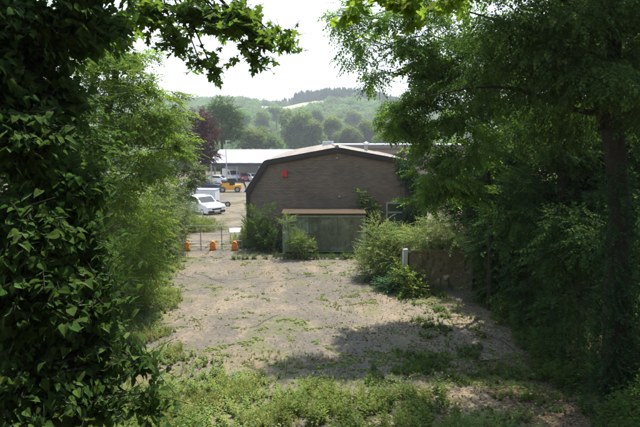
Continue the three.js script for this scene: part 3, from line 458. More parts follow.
tree('woodland_tree', 'dark broad tree at the right edge behind the ivied trunk', 'tree', [onGround(12, 15), P(680, 120, 15), P(680, 0, 15), P(690, -100, 15)], 0.22, [cl(640, 130, 14.5, 1.8, 1.5, 300), cl(650, 60, 15, 2.2, 1.8, 297), cl(700, 100, 14, 2.2, 2, 330), cl(690, 0, 15, 2.6, 2, 297), cl(630, 180, 14, 1.2, 0.9, 180)], { s: 5, m: M.dark, sp: SP.big, scale: 0.8 });
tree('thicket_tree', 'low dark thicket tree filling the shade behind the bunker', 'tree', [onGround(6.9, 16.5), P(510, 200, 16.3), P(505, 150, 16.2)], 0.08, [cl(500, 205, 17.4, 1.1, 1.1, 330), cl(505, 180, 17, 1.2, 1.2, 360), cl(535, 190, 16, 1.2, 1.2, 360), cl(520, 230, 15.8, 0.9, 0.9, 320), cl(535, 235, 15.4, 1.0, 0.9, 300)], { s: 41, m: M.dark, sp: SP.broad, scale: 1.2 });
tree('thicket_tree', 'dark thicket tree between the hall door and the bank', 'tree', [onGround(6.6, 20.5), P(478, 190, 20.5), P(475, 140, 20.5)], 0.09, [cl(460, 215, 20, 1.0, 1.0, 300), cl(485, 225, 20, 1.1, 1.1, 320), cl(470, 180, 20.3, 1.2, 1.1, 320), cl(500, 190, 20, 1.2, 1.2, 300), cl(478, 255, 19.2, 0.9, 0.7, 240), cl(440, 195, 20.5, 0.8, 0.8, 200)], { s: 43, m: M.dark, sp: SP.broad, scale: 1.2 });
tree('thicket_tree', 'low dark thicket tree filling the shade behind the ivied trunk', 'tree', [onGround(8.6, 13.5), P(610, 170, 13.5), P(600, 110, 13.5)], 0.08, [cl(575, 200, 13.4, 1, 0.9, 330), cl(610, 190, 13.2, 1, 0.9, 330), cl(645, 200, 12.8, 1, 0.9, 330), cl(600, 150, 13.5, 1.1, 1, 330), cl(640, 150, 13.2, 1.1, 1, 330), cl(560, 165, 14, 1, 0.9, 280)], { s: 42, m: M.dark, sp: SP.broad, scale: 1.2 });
// left: sunlit trees along the drive
tree('sunlit_tree', 'sunlit yellow-green tree overhanging the left of the yard', 'tree', [onGround(-6.6, 14), P(100, 150, 14), P(115, 80, 13.8), P(120, 20, 13.6)], 0.15, [
  cl(150, 90, 13, 0.8, 0.7, 243), cl(135, 130, 13, 0.9, 0.8, 308), cl(165, 120, 13.6, 0.75, 0.7, 233), cl(150, 165, 13.4, 0.9, 0.8, 308), cl(120, 180, 13, 0.9, 0.8, 280), cl(175, 150, 14.4, 0.6, 0.7, 205), cl(120, 90, 13, 1.0, 0.9, 308), cl(95, 140, 12.8, 1.0, 0.9, 280), cl(100, 60, 13, 1.1, 1.0, 280), cl(130, 60, 13.2, 0.8, 0.7, 187), cl(80, 100, 13, 1.2, 1.2, 243), cl(70, 30, 13.4, 1.5, 1.2, 243)], { s: 6, m: M.sunny, sp: SP.broad, droop: 0.4, scale: 0.85, wild: 0.85 });
tree('sunlit_tree', 'grey-green willowy tree overhanging the hedge beside the parked vehicles', 'tree', [onGround(-8.2, 26), P(162, 160, 26), P(170, 120, 25.5)], 0.14, [cl(182, 150, 25, 0.75, 1.0, 240), cl(172, 125, 25, 0.9, 1.0, 260), cl(160, 165, 25, 1.2, 1.2, 300), cl(188, 175, 25, 0.6, 0.8, 200), cl(175, 195, 24.5, 0.9, 0.9, 260), cl(150, 130, 25, 1.4, 1.4, 300)], { s: 7, m: M.grey, sp: SP.broad, droop: 0.5, scale: 1.1 });
tree('copper_beech', 'dark purple copper beech at the left of the far yard', 'tree', [onGround(P(203, 170, 66).x, 66), P(203, 150, 66), P(202, 115, 66)], 0.3, [cl(201, 120, 66, 1.6, 1.6, 160), cl(208, 135, 66, 1.6, 1.6, 160), cl(196, 133, 66, 1.7, 1.6, 160), cl(203, 150, 66, 1.8, 1.5, 160), cl(210, 156, 66, 1.2, 1.3, 90), cl(190, 155, 66, 2, 2, 120)], { s: 8, m: M.copper, sp: SP.big, tufts: false });
tree('round_tree', 'round deep green tree beside the copper beech', 'tree', [onGround(P(222, 170, 114).x, 114), P(222, 145, 114), P(222, 110, 114)], 0.4, [cl(222, 106, 114, 2.9, 2.3, 260), cl(213, 117, 114, 2.9, 2.9, 280), cl(232, 116, 114, 2.7, 2.9, 280), cl(222, 124, 113, 3.3, 3, 300), cl(235, 130, 114, 2, 2.2, 180), cl(214, 133, 114, 2.4, 1.8, 180), cl(225, 136, 114, 2.4, 1.2, 150)], { s: 9, m: M.deep, sp: SP.big, scale: 1.3, tufts: false });

// ------------------------------------------------------------------ near foliage: big leaves, each nearest one a part
function outlineLeaf(out, fold, curl, wave) {   // half outline [x across, y along], mirrored; fans from the midrib
  const pos = [], h = (x, y) => Math.abs(x) * fold - curl * y * y + wave * Math.sin(y * 9 + x * 5), add = (a) => pos.push(a[0], h(a[0], a[1]), a[1]);
  for (const s of [-1, 1]) for (let i = 0; i < out.length - 1; i++) {
    const a = out[i], b = out[i + 1], A = [a[0] * s, a[1]], B = [b[0] * s, b[1]], a0 = [0, a[2] ?? a[1]], b0 = [0, b[2] ?? b[1]];
    if (a[0]) { add(A); add(B); add(a0); } if (b[0] || a[0]) { add(B); add(b0); add(a0); }
  }
  const w = 0.012; pos.push(-w, 0, 0, w, 0, 0, 0, 0.05, -0.35); return geoOf(pos);
}
const HEART = [[0, 0], [0.22, -0.08, 0.02], [0.4, 0.05, 0.1], [0.44, 0.25], [0.36, 0.5], [0.2, 0.78], [0, 1.05]], MAPLE = [[0, 0], [0.2, -0.1, 0.02], [0.34, -0.02, 0.05], [0.27, 0.12, 0.1], [0.6, 0.3, 0.16], [0.5, 0.4, 0.2], [0.62, 0.6, 0.25], [0.36, 0.5, 0.3], [0.18, 0.44, 0.4], [0.26, 0.72, 0.6], [0.12, 0.8, 0.75], [0, 1.05]];
const heartGeos = [0, 1, 2].map(k => outlineLeaf(HEART, 0.15 + 0.2 * k, 0.1 + 0.12 * k, 0.015)), mapleGeos = [0, 1, 2].map(k => outlineLeaf(MAPLE, 0.1 + 0.15 * k, 0.08 + 0.1 * k, 0.02));
const tone = (m, n, v) => { srand(n * 7 + 3); return [...Array(n)].map(() => { const c = m.clone(), k = 1 + v * gauss(), y = 0.15 * gauss(); c.color.setRGB(m.color.r * k * (1 + y), m.color.g * k, m.color.b * k * (1 - y)); return c; }); };
function leafyTree(name, label, trunkPts, r0, clumps, geos, m, o = {}) {   // big leaves one by one; the ones showing largest are parts
  const { s = 1, size = 0.1, droop = 0.7, most = 300, limbs = true, dry = 0.02, dense = 1 } = o; srand(s * 131 + 7);
  const base = trunkPts[0].clone(), t = thing(name, label, 'tree', base), loc = trunkPts.map(p => p.clone().sub(base)); mesh('trunk', tube(loc, r0, r0 * 0.3, 10, 18, 0.3), bark, t); const tc = new THREE.CatmullRomCurve3(loc), all = [];
  for (const [c, r, n, co] of clumps) {
    const q = c.clone().sub(base), sd = rnd() * 40, twigs = [];
    if (limbs) { let bs = 0.5, bd = 1e9; for (let k = 2; k <= 20; k++) { const dd = tc.getPoint(k / 20).distanceTo(q); if (dd < bd) { bd = dd; bs = k / 20; } } const p0 = tc.getPoint(bs), L = p0.distanceTo(q); twigs.push(tube([p0, p0.clone().lerp(q, 0.5).add(V(0, 0.1 * L, 0)), q], Math.min(0.03, 0.008 * L + 0.004), 0.006, 5, 6)); }
    const nT = Math.ceil(n * dense / 9);   // leaves sit along twigs
    for (let k = 0; k < nT; k++) {
      const u = V(gauss(), gauss(), gauss()).normalize(), f = (0.75 + 0.6 * nz(u.x * 2 + sd, u.y * 2, u.z * 2)) * Math.pow(rnd(), 0.4), e = q.clone().add(V(u.x * f * r[0], u.y * f * r[1], u.z * f * r[2])), g = V(u.x + gauss() * .5, u.y * 0.5 - 0.25 + gauss() * .4, u.z + gauss() * .5).normalize(), tl = rr(0.25, 0.5) * (co?.tw ?? 1), st = e.clone().addScaledVector(g, -tl);
      twigs.push(tube([st, st.clone().lerp(e, 0.5).add(V(0, 0.03, 0)), e], 0.003, 0.0012, 3, 3));
      for (let i = 0; i < 9; i++) { const p = st.clone().lerp(e, (i + rnd()) / 9), sd2 = i % 2 ? 1 : -1, side = V(-g.z, 0, g.x).multiplyScalar(sd2); const fw = side.multiplyScalar(0.8).add(g).add(V(gauss() * .3, -droop * rr(0.1, 1.5), gauss() * .3)).normalize(), sc = size * rr(0.55, 1.3); p.addScaledVector(fw, sc * 0.4); all.push([pose(p, fw, V(gauss() * .9, 1, gauss() * .9).normalize(), sc), p.clone().add(base), sc]); }
    }
    mesh('twig', mergeGeometries(twigs), bark, t);
  }
  const eye = camera.position; for (const a of all) { const p = a[1], d = -p.z, [lx] = [p.x / d], ly = (p.y - EYE) / d; a[3] = d > 0.5 && Math.abs(lx) < 0.63 && ly < 0.3 && ly > -0.62 ? a[2] / p.distanceTo(eye) : 0; }
  all.sort((x, y) => y[3] - x[3]); const mats = tone(m, 8, 0.3), big = all.slice(0, most), rest = all.slice(most);
  big.forEach(([q], i) => { const l = new THREE.Mesh(geos[i % geos.length], mats[(i * 5 + (i >> 3)) % 8]); l.name = 'leaf'; l.castShadow = l.receiveShadow = true; l.matrix.copy(q); l.matrix.decompose(l.position, l.quaternion, l.scale); t.add(l); });
  if (rest.length) instanced('foliage', geos[1], m, rest.map(a => a[0]), t, leafTint(dry, 0.3)); return t;
}
leafyTree('climber_clad_tree', 'near dark tree with hanging heart-shaped leaves filling the left edge', [onGround(-3.6, 3.4), P(-60, 300, 3.6), P(-50, 100, 3.6), P(-40, -120, 3.6), P(-20, -300, 3.6)], 0.16, [
  cl(30, 40, 3.6, 0.5, 0.42, 620), cl(85, 30, 3.8, 0.34, 0.35, 420), cl(50, 110, 3.6, 0.42, 0.4, 620), cl(20, 150, 3.2, 0.4, 0.4, 560), cl(66, 200, 3.5, 0.36, 0.36, 520), cl(20, 240, 3.0, 0.42, 0.4, 560), cl(76, 250, 3.4, 0.28, 0.34, 420), cl(40, 310, 3.0, 0.42, 0.4, 600), cl(95, 300, 3.3, 0.2, 0.28, 260), cl(85, 355, 3.2, 0.3, 0.28, 420), cl(30, 400, 2.8, 0.42, 0.36, 560), cl(95, 405, 3.0, 0.24, 0.22, 300), cl(140, 362, 3.3, 0.16, 0.12, 45), cl(150, 412, 3.2, 0.2, 0.12, 50), cl(-20, 80, 3.4, 0.5, 0.6, 560), cl(-20, 300, 3.0, 0.5, 0.7, 560), cl(40, -60, 3.8, 0.7, 0.5, 620), cl(110, -40, 4, 0.5, 0.4, 420), cl(60, -170, 4, 0.9, 0.6, 620)], heartGeos, M.near, { s: 3, size: 0.057, droop: 0.6, dense: 2.9, dry: 0.03 });
leafyTree('field_maple', 'maple branch of lobed leaves reaching over the sky at top left', [onGround(-4.6, 6.2), P(-80, 200, 6.2), P(-40, 20, 6), P(60, -60, 5.8), P(150, -40, 5.6)], 0.14, [
  cl(150, 12, 5.4, 0.45, 0.26, 225), cl(195, 18, 5.4, 0.38, 0.26, 180), cl(225, 25, 5.4, 0.34, 0.2, 127), cl(260, 40, 5.4, 0.26, 0.16, 120), cl(285, 46, 5.4, 0.14, 0.08, 36), cl(200, 62, 5.5, 0.16, 0.22, 52), cl(255, 60, 5.4, 0.14, 0.12, 40), cl(175, 45, 5.5, 0.26, 0.2, 97), cl(120, 30, 5.6, 0.4, 0.35, 195), cl(90, -40, 5.6, 0.6, 0.4, 195), cl(190, -30, 5.5, 0.5, 0.25, 90), cl(215, 75, 5.4, 0.12, 0.12, 27), cl(240, 20, 5.4, 0.3, 0.2, 110)], mapleGeos, M.maple, { s: 4, size: 0.085, droop: 0.5, dense: 1.25 });
leafyTree('sycamore', 'bright yellow-green lobed leaves hanging in at top centre', [onGround(2.6, -2.2), V(2.4, 6.5, 1.6), V(1.6, 8.0, -0.8), V(1.0, 8.0, -2.6), V(0.8, 7.3, -3.4)], 0.15, [
  cl(350, 18, 3.6, 0.1, 0.07, 18, 0.1, { tw: 0.6 }), cl(400, 6, 3.6, 0.28, 0.1, 90, 0.2, { tw: 0.7 }), cl(412, 24, 3.6, 0.14, 0.07, 18, 0.12, { tw: 0.6 }), cl(455, 2, 3.6, 0.2, 0.08, 54, 0.2, { tw: 0.7 }), cl(370, -10, 3.6, 0.25, 0.08, 60, 0.2, { tw: 0.7 }), cl(440, -45, 3.4, 0.3, 0.15, 50), cl(600, -160, 2.4, 0.9, 0.5, 200)], mapleGeos, M.bright, { s: 5, size: 0.072, droop: 0.5, dense: 1.2 });
tree('hedge_tree', 'dark hedge tree behind the near hanging leaves on the left', 'tree', [onGround(-5.6, 7.4), P(-40, 200, 7.4), P(-20, 60, 7.4)], 0.1, [cl(20, 60, 7.2, 1.0, 0.9, 300), cl(60, 130, 7.2, 0.7, 0.8, 260), cl(20, 200, 7, 0.9, 0.9, 300), cl(70, 250, 7.2, 0.6, 0.7, 240), cl(30, 320, 6.6, 0.8, 0.7, 260), cl(85, 330, 6.8, 0.4, 0.4, 120), cl(40, -40, 7.2, 1.2, 0.9, 260), cl(-50, 250, 6.6, 0.9, 1.2, 260)], { s: 51, m: M.deep, sp: SP.broad });
// woodland round and behind the viewpoint, which shades the near leaves
[[-5.5, 1.5], [-2.5, 7], [4.5, 6], [8, 1.5], [-9, 7]].forEach(([x, z], k) => {
  const b = V(x, H(x, -z), z); srand(k + 70); const cs = []; for (let q = 0; q < 9; q++) cs.push([V(x + rr(-2.6, 2.6), b.y + rr(1.5, 8.5), z + rr(-1.2, 2.6)), [1.9, 1.5, 1.9], 230]);
  tree('shade_tree', ['beside the viewpoint on the left', 'behind the viewpoint on the left', 'behind the viewpoint on the right', 'beside the viewpoint on the right', 'farthest back on the left'][k].replace(/^/, 'tall woodland tree '), 'tree', [b, b.clone().add(V(0.2, 4, 0)), b.clone().add(V(0.1, 8, 0.3))], 0.2, cs, { s: 20 + k, m: M.dark, sp: SP.huge, scale: 0.6, group: 'woodland trees around the viewpoint' });
});

{ const b = V(-1.2, H(-1.2, -3), 3); srand(88); const cs = []; for (let q = 0; q < 16; q++) cs.push([V(rr(-5, 4.5), rr(8.6, 11.5), rr(-1, 5)), [1.9, 1.1, 1.9], 260]); tree('shade_tree', 'tall woodland tree spreading right over the viewpoint', 'tree', [b, b.clone().add(V(0, 3, 0.2)), b.clone().add(V(0.3, 7, 0))], 0.22, cs, { s: 29, m: M.dark, sp: SP.huge, scale: 0.6, group: 'woodland trees around the viewpoint' }); }
// ------------------------------------------------------------------ shrubs
function shrub(name, label, at, clumps, o = {}) {
  const { m = M.mid, sp = SP.broad, droop = -0.1, s = 1, scale = 1, dry = 0.05, stems = 5, foot = 0.5, category = 'shrub', group } = o; srand(s * 53 + 11); const t = thing(name, label, category, at, 0, group), list = [];
  for (const [c, r, n] of clumps) { const q = c.clone().sub(at); clump(list, q, r, n, { droop, scale, wild: 0.8 }); clump(list, V(q.x * 0.8, q.y * 0.4, q.z * 0.8), [r[0] * 0.9, Math.max(0.15, q.y * 0.5), r[2] * 0.9], Math.round(n * foot), { droop, scale, wild: 0.6, floor: 0.02 }); const st = []; for (let k = 0; k < stems; k++) { const e = q.clone().add(V(gauss() * r[0] * .7, gauss() * r[1] * .7, gauss() * r[2] * .6)), b = V(q.x * 0.5 + gauss() * .1, -0.08, q.z * 0.5 + gauss() * .1); st.push(tube([b, b.clone().lerp(e, 0.55).add(V(0, 0.12, 0)), e], 0.009, 0.002, 4, 5)); } mesh('stems', mergeGeometries(st), bark, t); }
  instanced('foliage', sp, m, list, t, leafTint(dry)); return t;
}
const SG = (px, py) => G(px, py);
shrub('buddleia', 'dark green bushy shrub against the left corner of the hall', SG(262, 252), [cl(258, 232, 22.6, 0.62, 0.75, 260), cl(272, 238, 22.3, 0.45, 0.6, 160), cl(268, 214, 22.6, 0.35, 0.5, 60), cl(252, 215, 22.8, 0.3, 0.5, 45)], { m: M.deep, sp: SP.broad, s: 1, scale: 0.8, droop: -0.5 });
shrub('buddleia', 'thin leafy shrub growing in front of the tank', SG(296, 257), [cl(296, 240, 21, 0.4, 0.45, 110), cl(287, 222, 21, 0.2, 0.45, 36), cl(306, 245, 21, 0.25, 0.3, 50)], { m: M.light, sp: SP.broad, s: 2, scale: 0.75, droop: -0.5, stems: 5, foot: 0.3 });
shrub('sapling', 'leafy sapling growing against the gable right of the tank', onGround(P(366, 250, 23.6).x, 23.6), [cl(361, 196, 23.5, 0.28, 0.4, 46), cl(370, 208, 23.5, 0.4, 0.3, 90), cl(366, 225, 23.5, 0.4, 0.5, 110)], { m: M.mid, sp: SP.broad, s: 3, stems: 4 });
shrub('bramble_bush', 'sunlit feathery bush left of the concrete bunker', SG(385, 277), [cl(382, 250, 18, 0.75, 0.62, 380), cl(370, 262, 17.8, 0.5, 0.4, 170), cl(398, 238, 18, 0.6, 0.55, 260), cl(395, 262, 17.4, 0.45, 0.5, 190), cl(378, 228, 18.3, 0.4, 0.4, 70)], { m: M.herb, sp: SP.willow, s: 4, droop: -0.2, dry: 0.14 });
shrub('bramble_bush', 'yellowing bush spilling over the top of the concrete bunker', onGround(P(435, 270, 18).x, 18.1), [cl(422, 238, 17, 0.6, 0.42, 300), cl(450, 241, 16.9, 0.55, 0.36, 280), cl(438, 224, 17.8, 0.6, 0.4, 210), cl(468, 240, 17.4, 0.4, 0.3, 130)], { m: M.herb, sp: SP.willow, s: 5, droop: -0.1, dry: 0.2 });
shrub('nettle_clump', 'low blue-green leafy clump at the bunker foot', SG(391, 291), [cl(389, 285, 16.5, 0.3, 0.16, 70), cl(400, 281, 16.4, 0.2, 0.2, 40)], { m: M.teal, s: 6, stems: 3, category: 'plant' });
shrub('nettle_clump', 'bright green leafy clump by the white bunker post', SG(404, 290), [cl(405, 276, 16.2, 0.24, 0.28, 70), cl(412, 286, 16.1, 0.4, 0.14, 70)], { m: M.light, s: 7, stems: 3, category: 'plant' });
shrub('elder_bush', 'dense green hedge bush below the sunlit tree', SG(128, 300), [cl(130, 250, 13.5, 0.8, 0.8, 300), cl(150, 225, 14.5, 0.8, 0.8, 320), cl(115, 215, 13.5, 0.9, 0.8, 280), cl(145, 262, 14, 0.5, 0.45, 170), cl(110, 280, 12.5, 0.6, 0.5, 190), cl(138, 200, 15.5, 0.8, 0.7, 280), cl(118, 190, 14.5, 0.8, 0.7, 260)], { m: M.sunny, sp: SP.broad, s: 8, scale: 0.75, droop: 0.2 });
shrub('elder_bush', 'pale green hedge bush beside the far end of the gate', SG(168, 258), [cl(160, 232, 20.5, 0.75, 0.8, 320), cl(178, 215, 22, 0.7, 0.8, 260), cl(158, 210, 20, 0.9, 0.9, 280), cl(166, 242, 20.5, 0.3, 0.35, 90), cl(165, 195, 19.5, 0.8, 0.8, 280), cl(150, 205, 18, 0.8, 0.8, 260), cl(190, 208, 31, 0.7, 0.8, 240), cl(180, 200, 30, 1, 1, 240)], { m: M.grey, sp: SP.broad, s: 9, dry: 0.1, scale: 0.8, droop: 0.2 });
shrub('hedge_bush', 'low bright bush beyond the gate beside the white car', onGround(P(205, 228, 28).x, 28), [cl(203, 224, 29, 0.7, 0.45, 170), cl(187, 222, 28.5, 0.8, 0.5, 190), cl(218, 226, 30, 0.5, 0.3, 90)], { m: M.light, sp: SP.fine, s: 10 });
shrub('hall_ivy', 'dark ivy hanging on the right shoulder of the gable', onGround(P(409, 250, 23.9).x, 23.95), [cl(404, 168, 23.75, 0.35, 0.45, 150, 0.14), cl(412, 180, 23.75, 0.4, 0.8, 200, 0.16), cl(416, 215, 23.7, 0.4, 0.9, 200, 0.2)], { m: M.ivy, sp: SP.ivy, s: 11, droop: 0.6, stems: 4, category: 'ivy' });
// dark understorey on the right bank
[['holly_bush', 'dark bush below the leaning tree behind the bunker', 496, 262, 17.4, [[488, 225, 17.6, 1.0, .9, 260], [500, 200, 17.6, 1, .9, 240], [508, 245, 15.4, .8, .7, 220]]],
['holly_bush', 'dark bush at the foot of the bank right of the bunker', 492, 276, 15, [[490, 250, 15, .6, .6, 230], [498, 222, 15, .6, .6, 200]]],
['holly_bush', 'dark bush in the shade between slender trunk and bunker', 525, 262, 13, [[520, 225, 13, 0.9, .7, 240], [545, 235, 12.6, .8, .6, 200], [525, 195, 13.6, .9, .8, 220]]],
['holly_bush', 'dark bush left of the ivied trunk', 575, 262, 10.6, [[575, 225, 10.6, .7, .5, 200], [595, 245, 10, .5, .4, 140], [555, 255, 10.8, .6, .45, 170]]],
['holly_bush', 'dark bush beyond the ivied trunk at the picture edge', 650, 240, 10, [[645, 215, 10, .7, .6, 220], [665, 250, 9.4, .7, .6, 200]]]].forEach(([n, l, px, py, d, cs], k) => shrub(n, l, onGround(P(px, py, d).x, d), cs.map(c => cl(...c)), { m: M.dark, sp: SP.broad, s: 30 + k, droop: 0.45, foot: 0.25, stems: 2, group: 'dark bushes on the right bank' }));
// ------------------------------------------------------------------ ground cover
const upright = (x, d, s, dy = 0) => new THREE.Matrix4().compose(V(x, H(x, d) + 0.004 + dy, -d), _q.setFromEuler(new THREE.Euler(gauss() * 0.12, rr(0, 6.28), gauss() * 0.12)), V(s, s * rr(0.7, 1.25), s));
const HB = [herb(1), herb(2, { n: 8, h: 0.035, leaf: 0.05, wid: 0.022, stems: 5, rise: 0.15 }), herb(3, { n: 11, h: 0.4, leaf: 0.09, wid: 0.04, stems: 4 })], TF = [tuft(1), tuft(2, { n: 18, h: 0.4, w: 0.006, lean: 0.7 })];
function scatter(name, label, category, geo, m, n, where, tint) { const list = []; let tries = 0; while (list.length < n && tries++ < n * 40) { const w = where(); if (w) list.push(upright(w[0], w[1], w[2])); } return tag(instanced(name, geo, m, list, null, tint), label, category, null, 'stuff'); }
const area = (x0, x1, d0, d1, f) => () => { const x = rr(x0, x1), d = rr(d0, d1), s = f(x, d); return s > 0 ? [x, d, s] : null; };
const isYard = (x, d) => x > leftEdge(d) + 0.9 && x < bankEdge(d) - 0.5 && d > 9.5;
srand(401);
// weeds in the tarmac: thin lines and mats where the surface has broken
const soft = (n, t, w) => rnd() < sm(t - w, t + w, n);
const fr = (x, d, z) => fbm(x * 0.8 + d * 0.6, d * 0.8 - x * 0.6, z);
const weedField = (x, d) => { const n = fr(x * 0.55, d * 0.9, 2.2), f = fr(x * 2.1, d * 3.2, 8.8), e = sm(2.2, 0, x - leftEdge(d)) * 0.25 + sm(3.2, 0.3, bankEdge(d) - x) * 0.14 + sm(13, 9.5, d) * 0.2 + 0.03; return n * 0.55 + f * 0.75 + e; };
const weedTint = () => { const k = 1 + .3 * gauss(), y = rnd(); return y < 0.3 ? [k * 1.3, k * 1.05, k * 1.1] : [k, k, k]; };
scatter('yard_weeds', 'small weeds rooted in the cracks of the tarmac', 'weeds', HB[1], M.weed, 9000, area(-7, 6.2, 8, 25, (x, d) => isYard(x, d) && soft(weedField(x, d), 0.29, 0.1) ? rr(0.3, 1.1) : 0), weedTint);
scatter('yard_grass', 'short straw-tinted grass in the broken tarmac', 'grass', TF[0], M.grass, 2600, area(-7, 6.2, 8, 25, (x, d) => isYard(x, d) && soft(weedField(x + 3, d), 0.3, 0.08) ? rr(0.15, 0.4) : 0), weedTint);
// verge on the left and slope at the near end
const verge = (x, d) => { const l = leftEdge(d) + 1.1 + 1.0 * fbm(d * .6, x * .2), dn = lerp(11.2, 8.9, sm(-3.2, -0.2, x)) - 0.9 * sm(0.6, 2.2, x) + 1.6 * fr(x * 0.6, d * 0.3, 4.4); return soft(Math.max((l - x) / 0.5, dn - d), 0, 0.7); };
scatter('verge_grass', 'sunlit long grass on the left verge and near slope', 'grass', TF[1], M.grass, 5000, area(-9, 3.4, 3, 24, (x, d) => verge(x, d) && soft(fr(x * .9, d * .9, 1.1), x > 0.5 ? 0.2 : 0.05, 0.1) ? rr(0.35, 0.9) : 0), leafTint(0.25, 0.3));
scatter('verge_herbs', 'leafy green herbs on the left verge and near slope', 'weeds', HB[0], M.herb, 9000, area(-9, 3.6, 3, 24, (x, d) => verge(x, d) && soft(fr(x * .7, d * .7, 6.1), x > -0.4 ? 0.2 : -0.08, 0.12) ? rr(0.6, 1.4) : 0), leafTint(0.08, 0.3));
scatter('tall_herbs', 'taller nettle-like herbs among the verge grass', 'weeds', HB[2], M.light, 1500, area(-9, 2.4, 4, 23, (x, d) => (x < leftEdge(d) + 0.3 || d < 9.3) && fr(x * .5, d * .5, 3.1) > 0.02 ? rr(0.6, 1.3) : 0), leafTint(0.05, 0.3));
scatter('right_weeds', 'patchy green weeds over leaf litter at lower right', 'weeds', HB[0], M.mid, 2000, area(0.5, 6, 5, 17, (x, d) => x < bankEdge(d) + 0.2 && x > 0.6 + (d - 6) * 0.2 + 1.5 * fr(x * 0.4, d * 0.4, 12.2) && soft(fr(x * .9, d * 1.1, 9.9), 0.15, 0.16) ? rr(0.3, 1.0) : 0), leafTint(0.1, 0.3));
scatter('bank_undergrowth', 'dark bramble and ivy undergrowth covering the right bank', 'undergrowth', HB[2], M.mid, 7500, area(3.8, 16, 4, 24, (x, d) => x > bankEdge(d) - 0.5 + 0.8 * fbm(d * .7, x * .5) && fr(x * .6, d * .6, 5.1) > -0.2 ? rr(0.6, 1.5) : 0), leafTint(0.06, 0.35));
scatter('bank_ivy', 'low ivy carpet on the right bank', 'ivy', HB[0], M.ivy, 6500, area(3.8, 16, 4, 24, (x, d) => x > bankEdge(d) - 0.3 ? rr(0.8, 1.6) : 0), leafTint(0, 0.3));
scatter('left_undergrowth', 'shaded undergrowth below the left hedge', 'undergrowth', HB[2], M.mid, 4200, area(-14, -3, 2, 30, (x, d) => x < leftEdge(d) - 0.4 ? rr(0.8, 1.7) : 0), leafTint(0.06, 0.35));
scatter('far_verge', 'rough grass along the drive beyond the gate', 'grass', TF[1], M.grass, 3000, area(-16, -3.5, 23.5, 46, (x, d) => x < leftEdge(d) + 0.6 + 1.0 * fbm(d * .4, 2.2) || (x > C0 + eaveX - 0.9 && x < C0 + eaveX - 0.1 && d > 24) ? rr(0.7, 1.5) : 0), leafTint(0.25, 0.3));
scatter('wall_foot_weeds', 'weeds along the foot of the hall and tank', 'weeds', HB[2], M.mid, 420, area(-3.8, 4.5, 20.7, 23.6, (x, d) => (d > 23 || Math.abs(d - 20.9) < 0.12) ? rr(0.5, 1.1) : 0), leafTint(0.1, 0.3));
// fallen leaves and grit
{
  const pos = []; leafInto(pos, V(0, 0, -0.03), V(0, 0, 1), V(0, 1, 0), 0.065, 0.045, 0.5, 0.4); const lg = geoOf(pos), list = []; srand(77);
  while (list.length < 15000) { const x = rr(-6, 8), d = rr(5, 20), p = sm(-1, 4, x) * 0.95 * sm(18, 12, d) + 0.06; if (rnd() > p || (isYard(x, d) && fbm(x * .8, d * .8, 7.7) < 0.02 && rnd() < 0.8)) continue; list.push(upright(x, d, rr(0.5, 1.1), 0.008)); }
  tag(instanced('leaf_litter', lg, M.litter, list, null, () => { const k = rr(0.5, 1.8); return [k, k * rr(0.85, 1.1), k * rr(0.7, 1.1)]; }), 'scattered brown fallen leaves on the right of the yard', 'leaf litter', null, 'stuff');
  const gr = []; for (let i = 0; i < 3500; i++) { const x = rr(-6.5, 6), d = rr(8.5, 24); const q = upright(x, d, rr(0.006, 0.028)); gr.push(q); }
  tag(instanced('grit', new THREE.IcosahedronGeometry(1, 0), mat(0.22, 0.19, 0.155, { roughness: 1 }), gr, null, () => { const k = rr(0.5, 1.4); return [k, k, k * rr(0.8, 1)]; }), 'loose stone grit scattered on the tarmac', 'grit', null, 'stuff');
  const sk = []; for (let i = 0; i < 260; i++) { const x = rr(2.6, 8), d = rr(6, 15), m = upright(x, d, 1, 0.01); m.scale(V(rr(0.004, 0.01), rr(0.004, 0.01), rr(0.1, 0.5))); sk.push(m); }
  tag(instanced('fallen_twigs', new THREE.CylinderGeometry(1, 1, 1, 5).rotateX(Math.PI / 2), mat(0.13, 0.1, 0.07), sk, null, null), 'fallen twigs among leaf litter below the right trees', 'twigs', null, 'stuff');
}
// ------------------------------------------------------------------ valley trees and far woods
function farCrown(s, n, sx, sy, cone) { srand(s); const pos = []; for (let i = 0; i < n; i++) { const u = V(gauss(), gauss(), gauss()).normalize(); let k = (0.85 + 0.35 * nz(u.x * 2 + s, u.y * 2, u.z * 2)) * Math.pow(rnd(), 0.3); const p = cone ? (() => { const h = Math.pow(rnd(), 1.4), a = rr(0, 6.28), r = (1 - h) * 0.42 * rr(0.7, 1.1); return V(r * Math.cos(a), h * 2 - 0.7, r * Math.sin(a)); })() : V(u.x * k * sx, u.y * k * sy, u.z * k * sx); leafInto(pos, p, V(u.x + gauss() * .7, gauss() * .6 - 0.1, u.z + gauss() * .7).normalize(), V(gauss() * .5, 1, gauss() * .5).normalize(), cone ? 0.22 : 0.2, cone ? 0.13 : 0.17, 0.3, 0.2); } return geoOf(pos); }
const FC = [farCrown(1, 700, 1, 0.95), farCrown(2, 700, 1, 0.85), farCrown(3, 700, 0.85, 1.1)], FCN = farCrown(4, 320, 1, 1, true);
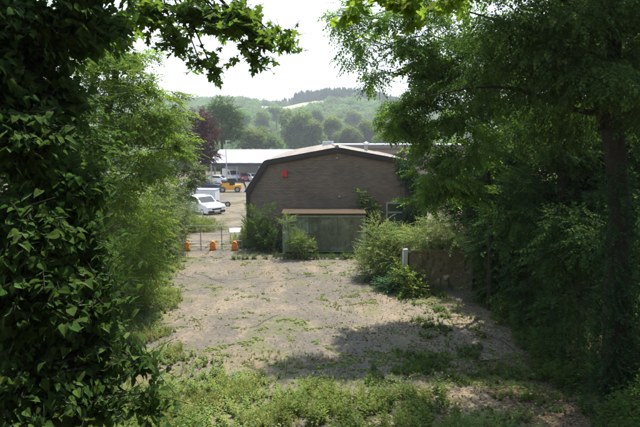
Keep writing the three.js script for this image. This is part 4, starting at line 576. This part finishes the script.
const valley = [[290, 128, 240, 11, 'large round green tree in the valley above the hall roof'], [268, 136, 190, 6, 'small rounded tree in the valley left of the large round one'], [250, 142, 170, 6.5, 'pale spreading tree directly behind the open shed'], [240, 122, 300, 8, 'mid green tree behind the deep green round tree'], [262, 118, 340, 8, 'tree on the lower slope above the pale spreading one'], [312, 132, 230, 8, 'tall pale tree in the valley right of the large round one'], [330, 128, 260, 8, 'rounded tree in the valley above the hall gable apex'], [348, 134, 240, 7.5, 'tree in the valley above the hall flue'], [368, 132, 270, 8, 'valley tree between the flue and the right-hand foliage'], [388, 136, 250, 7, 'valley tree just left of the drooping crown'], [276, 112, 400, 8, 'tree at mid slope below the pale field'], [318, 116, 380, 8, 'tree at mid slope below the conifer wood'], [355, 118, 380, 8, 'tree at mid slope right of the conifer wood foot'], [382, 122, 350, 8, 'tree at mid slope near the right-hand foliage']];
valley.forEach(([px, py, d, r, label], k) => {
  const c = P(px, py, d), g = H(c.x, d), t = thing('valley_tree', label, 'tree', V(c.x, Math.min(g, c.y - r), -d), 0, 'separate trees in the valley'), h = c.y - t.position.y; mesh('trunk', tube([V(0, -0.5, 0), V(0.3, h * 0.5, 0), V(0, h, 0)], r * 0.06, r * 0.025, 7, 6), bark, t);
  srand(k + 200); const m = M.far.clone(), kk = rr(0.75, 1.3); m.color.setRGB(0.15 * kk * rr(0.8, 1.3), 0.24 * kk, 0.055 * kk); const gs = []; for (let q = 0; q < 9; q++) { const s = r * rr(0.4, 0.58); gs.push(FC[q % 3].clone().scale(s, s, s).translate(gauss() * r * 0.5, h + rr(-0.75, 0.42) * r, gauss() * r * 0.45)); } mesh('crown', mergeGeometries(gs), m, t);
});
{
  srand(900); const lists = [[], [], []], con = [];
  const put = (arr, px, d, r, sink = 0.4) => { const x = (px - 320) / F * d; arr.push(new THREE.Matrix4().compose(V(x, H(x, d) + r * sink, -d), _q.setFromEuler(new THREE.Euler(0, rr(0, 6.28), 0)), V(r * rr(0.9, 1.2), r * rr(0.8, 1.15), r * rr(0.9, 1.2)))); };
  const F0 = (px) => 585 + Math.max(0, px - 300) * 0.8, F1 = (px) => 690 - Math.max(0, px - 285) * 1.4, field = (px, d) => px > 258 && px < 328 && d > F0(px) - 45 && d < F1(px);
  { const pos = [], idx = [], N = 24, K = 14; for (let i = 0; i <= N; i++) for (let k = 0; k <= K; k++) { const px = lerp(258, 328, i / N), d = lerp(F0(px), F1(px), k / K), x = (px - 320) / F * d; pos.push(x, H(x, d) + 0.6, -d); if (i && k) { const o = i * (K + 1) + k; idx.push(o, o - 1, o - K - 1, o - 1, o - K - 2, o - K - 1); } } const g = new THREE.BufferGeometry(); g.setAttribute('position', new THREE.Float32BufferAttribute(pos, 3)); g.setIndex(idx); g.computeVertexNormals(); tag(mesh('field', g, mat(0.27, 0.27, 0.15, { roughness: 1 })), 'pale stubble field high on the far hill', 'field', null, 'structure'); }
  for (let i = 0; i < 5200; i++) { const px = rr(60, 560), d = 235 + 500 * Math.sqrt(rnd()); if (field(px, d)) continue; if (px > 280 + rnd() * 18 && px < 420 && d > 600) { put(con, px, d, rr(5.5, 8), 0.6); if (rnd() < 0.7) put(con, px + rr(-2, 2), d + rr(-10, 10), rr(5.5, 8), 0.6); } else put(lists[i % 3], px, d, rr(4.5, 8)); }
  for (let i = 0; i < 420; i++) put(lists[i % 3], rr(60, 560), rr(150, 235), rr(2.5, 5), 0.5);
  const hillTint = () => { const k = rr(0.6, 1.45); return [k * rr(0.8, 1.3), k, k * rr(0.8, 1.2)]; };
  lists.forEach((l, k) => tag(instanced('hillside_wood', FC[k], M.far, l, null, hillTint), 'hazy broadleaf woodland covering the far hillside', 'woodland', 'hillside woodland', 'stuff'));
  tag(instanced('conifer_wood', FCN, M.conifer, con, null, () => { const k = rr(0.7, 1.3); return [k, k, k]; }), 'dark conifer plantation along the hill crest', 'woodland', null, 'stuff');
}
renderer.render(scene, camera);
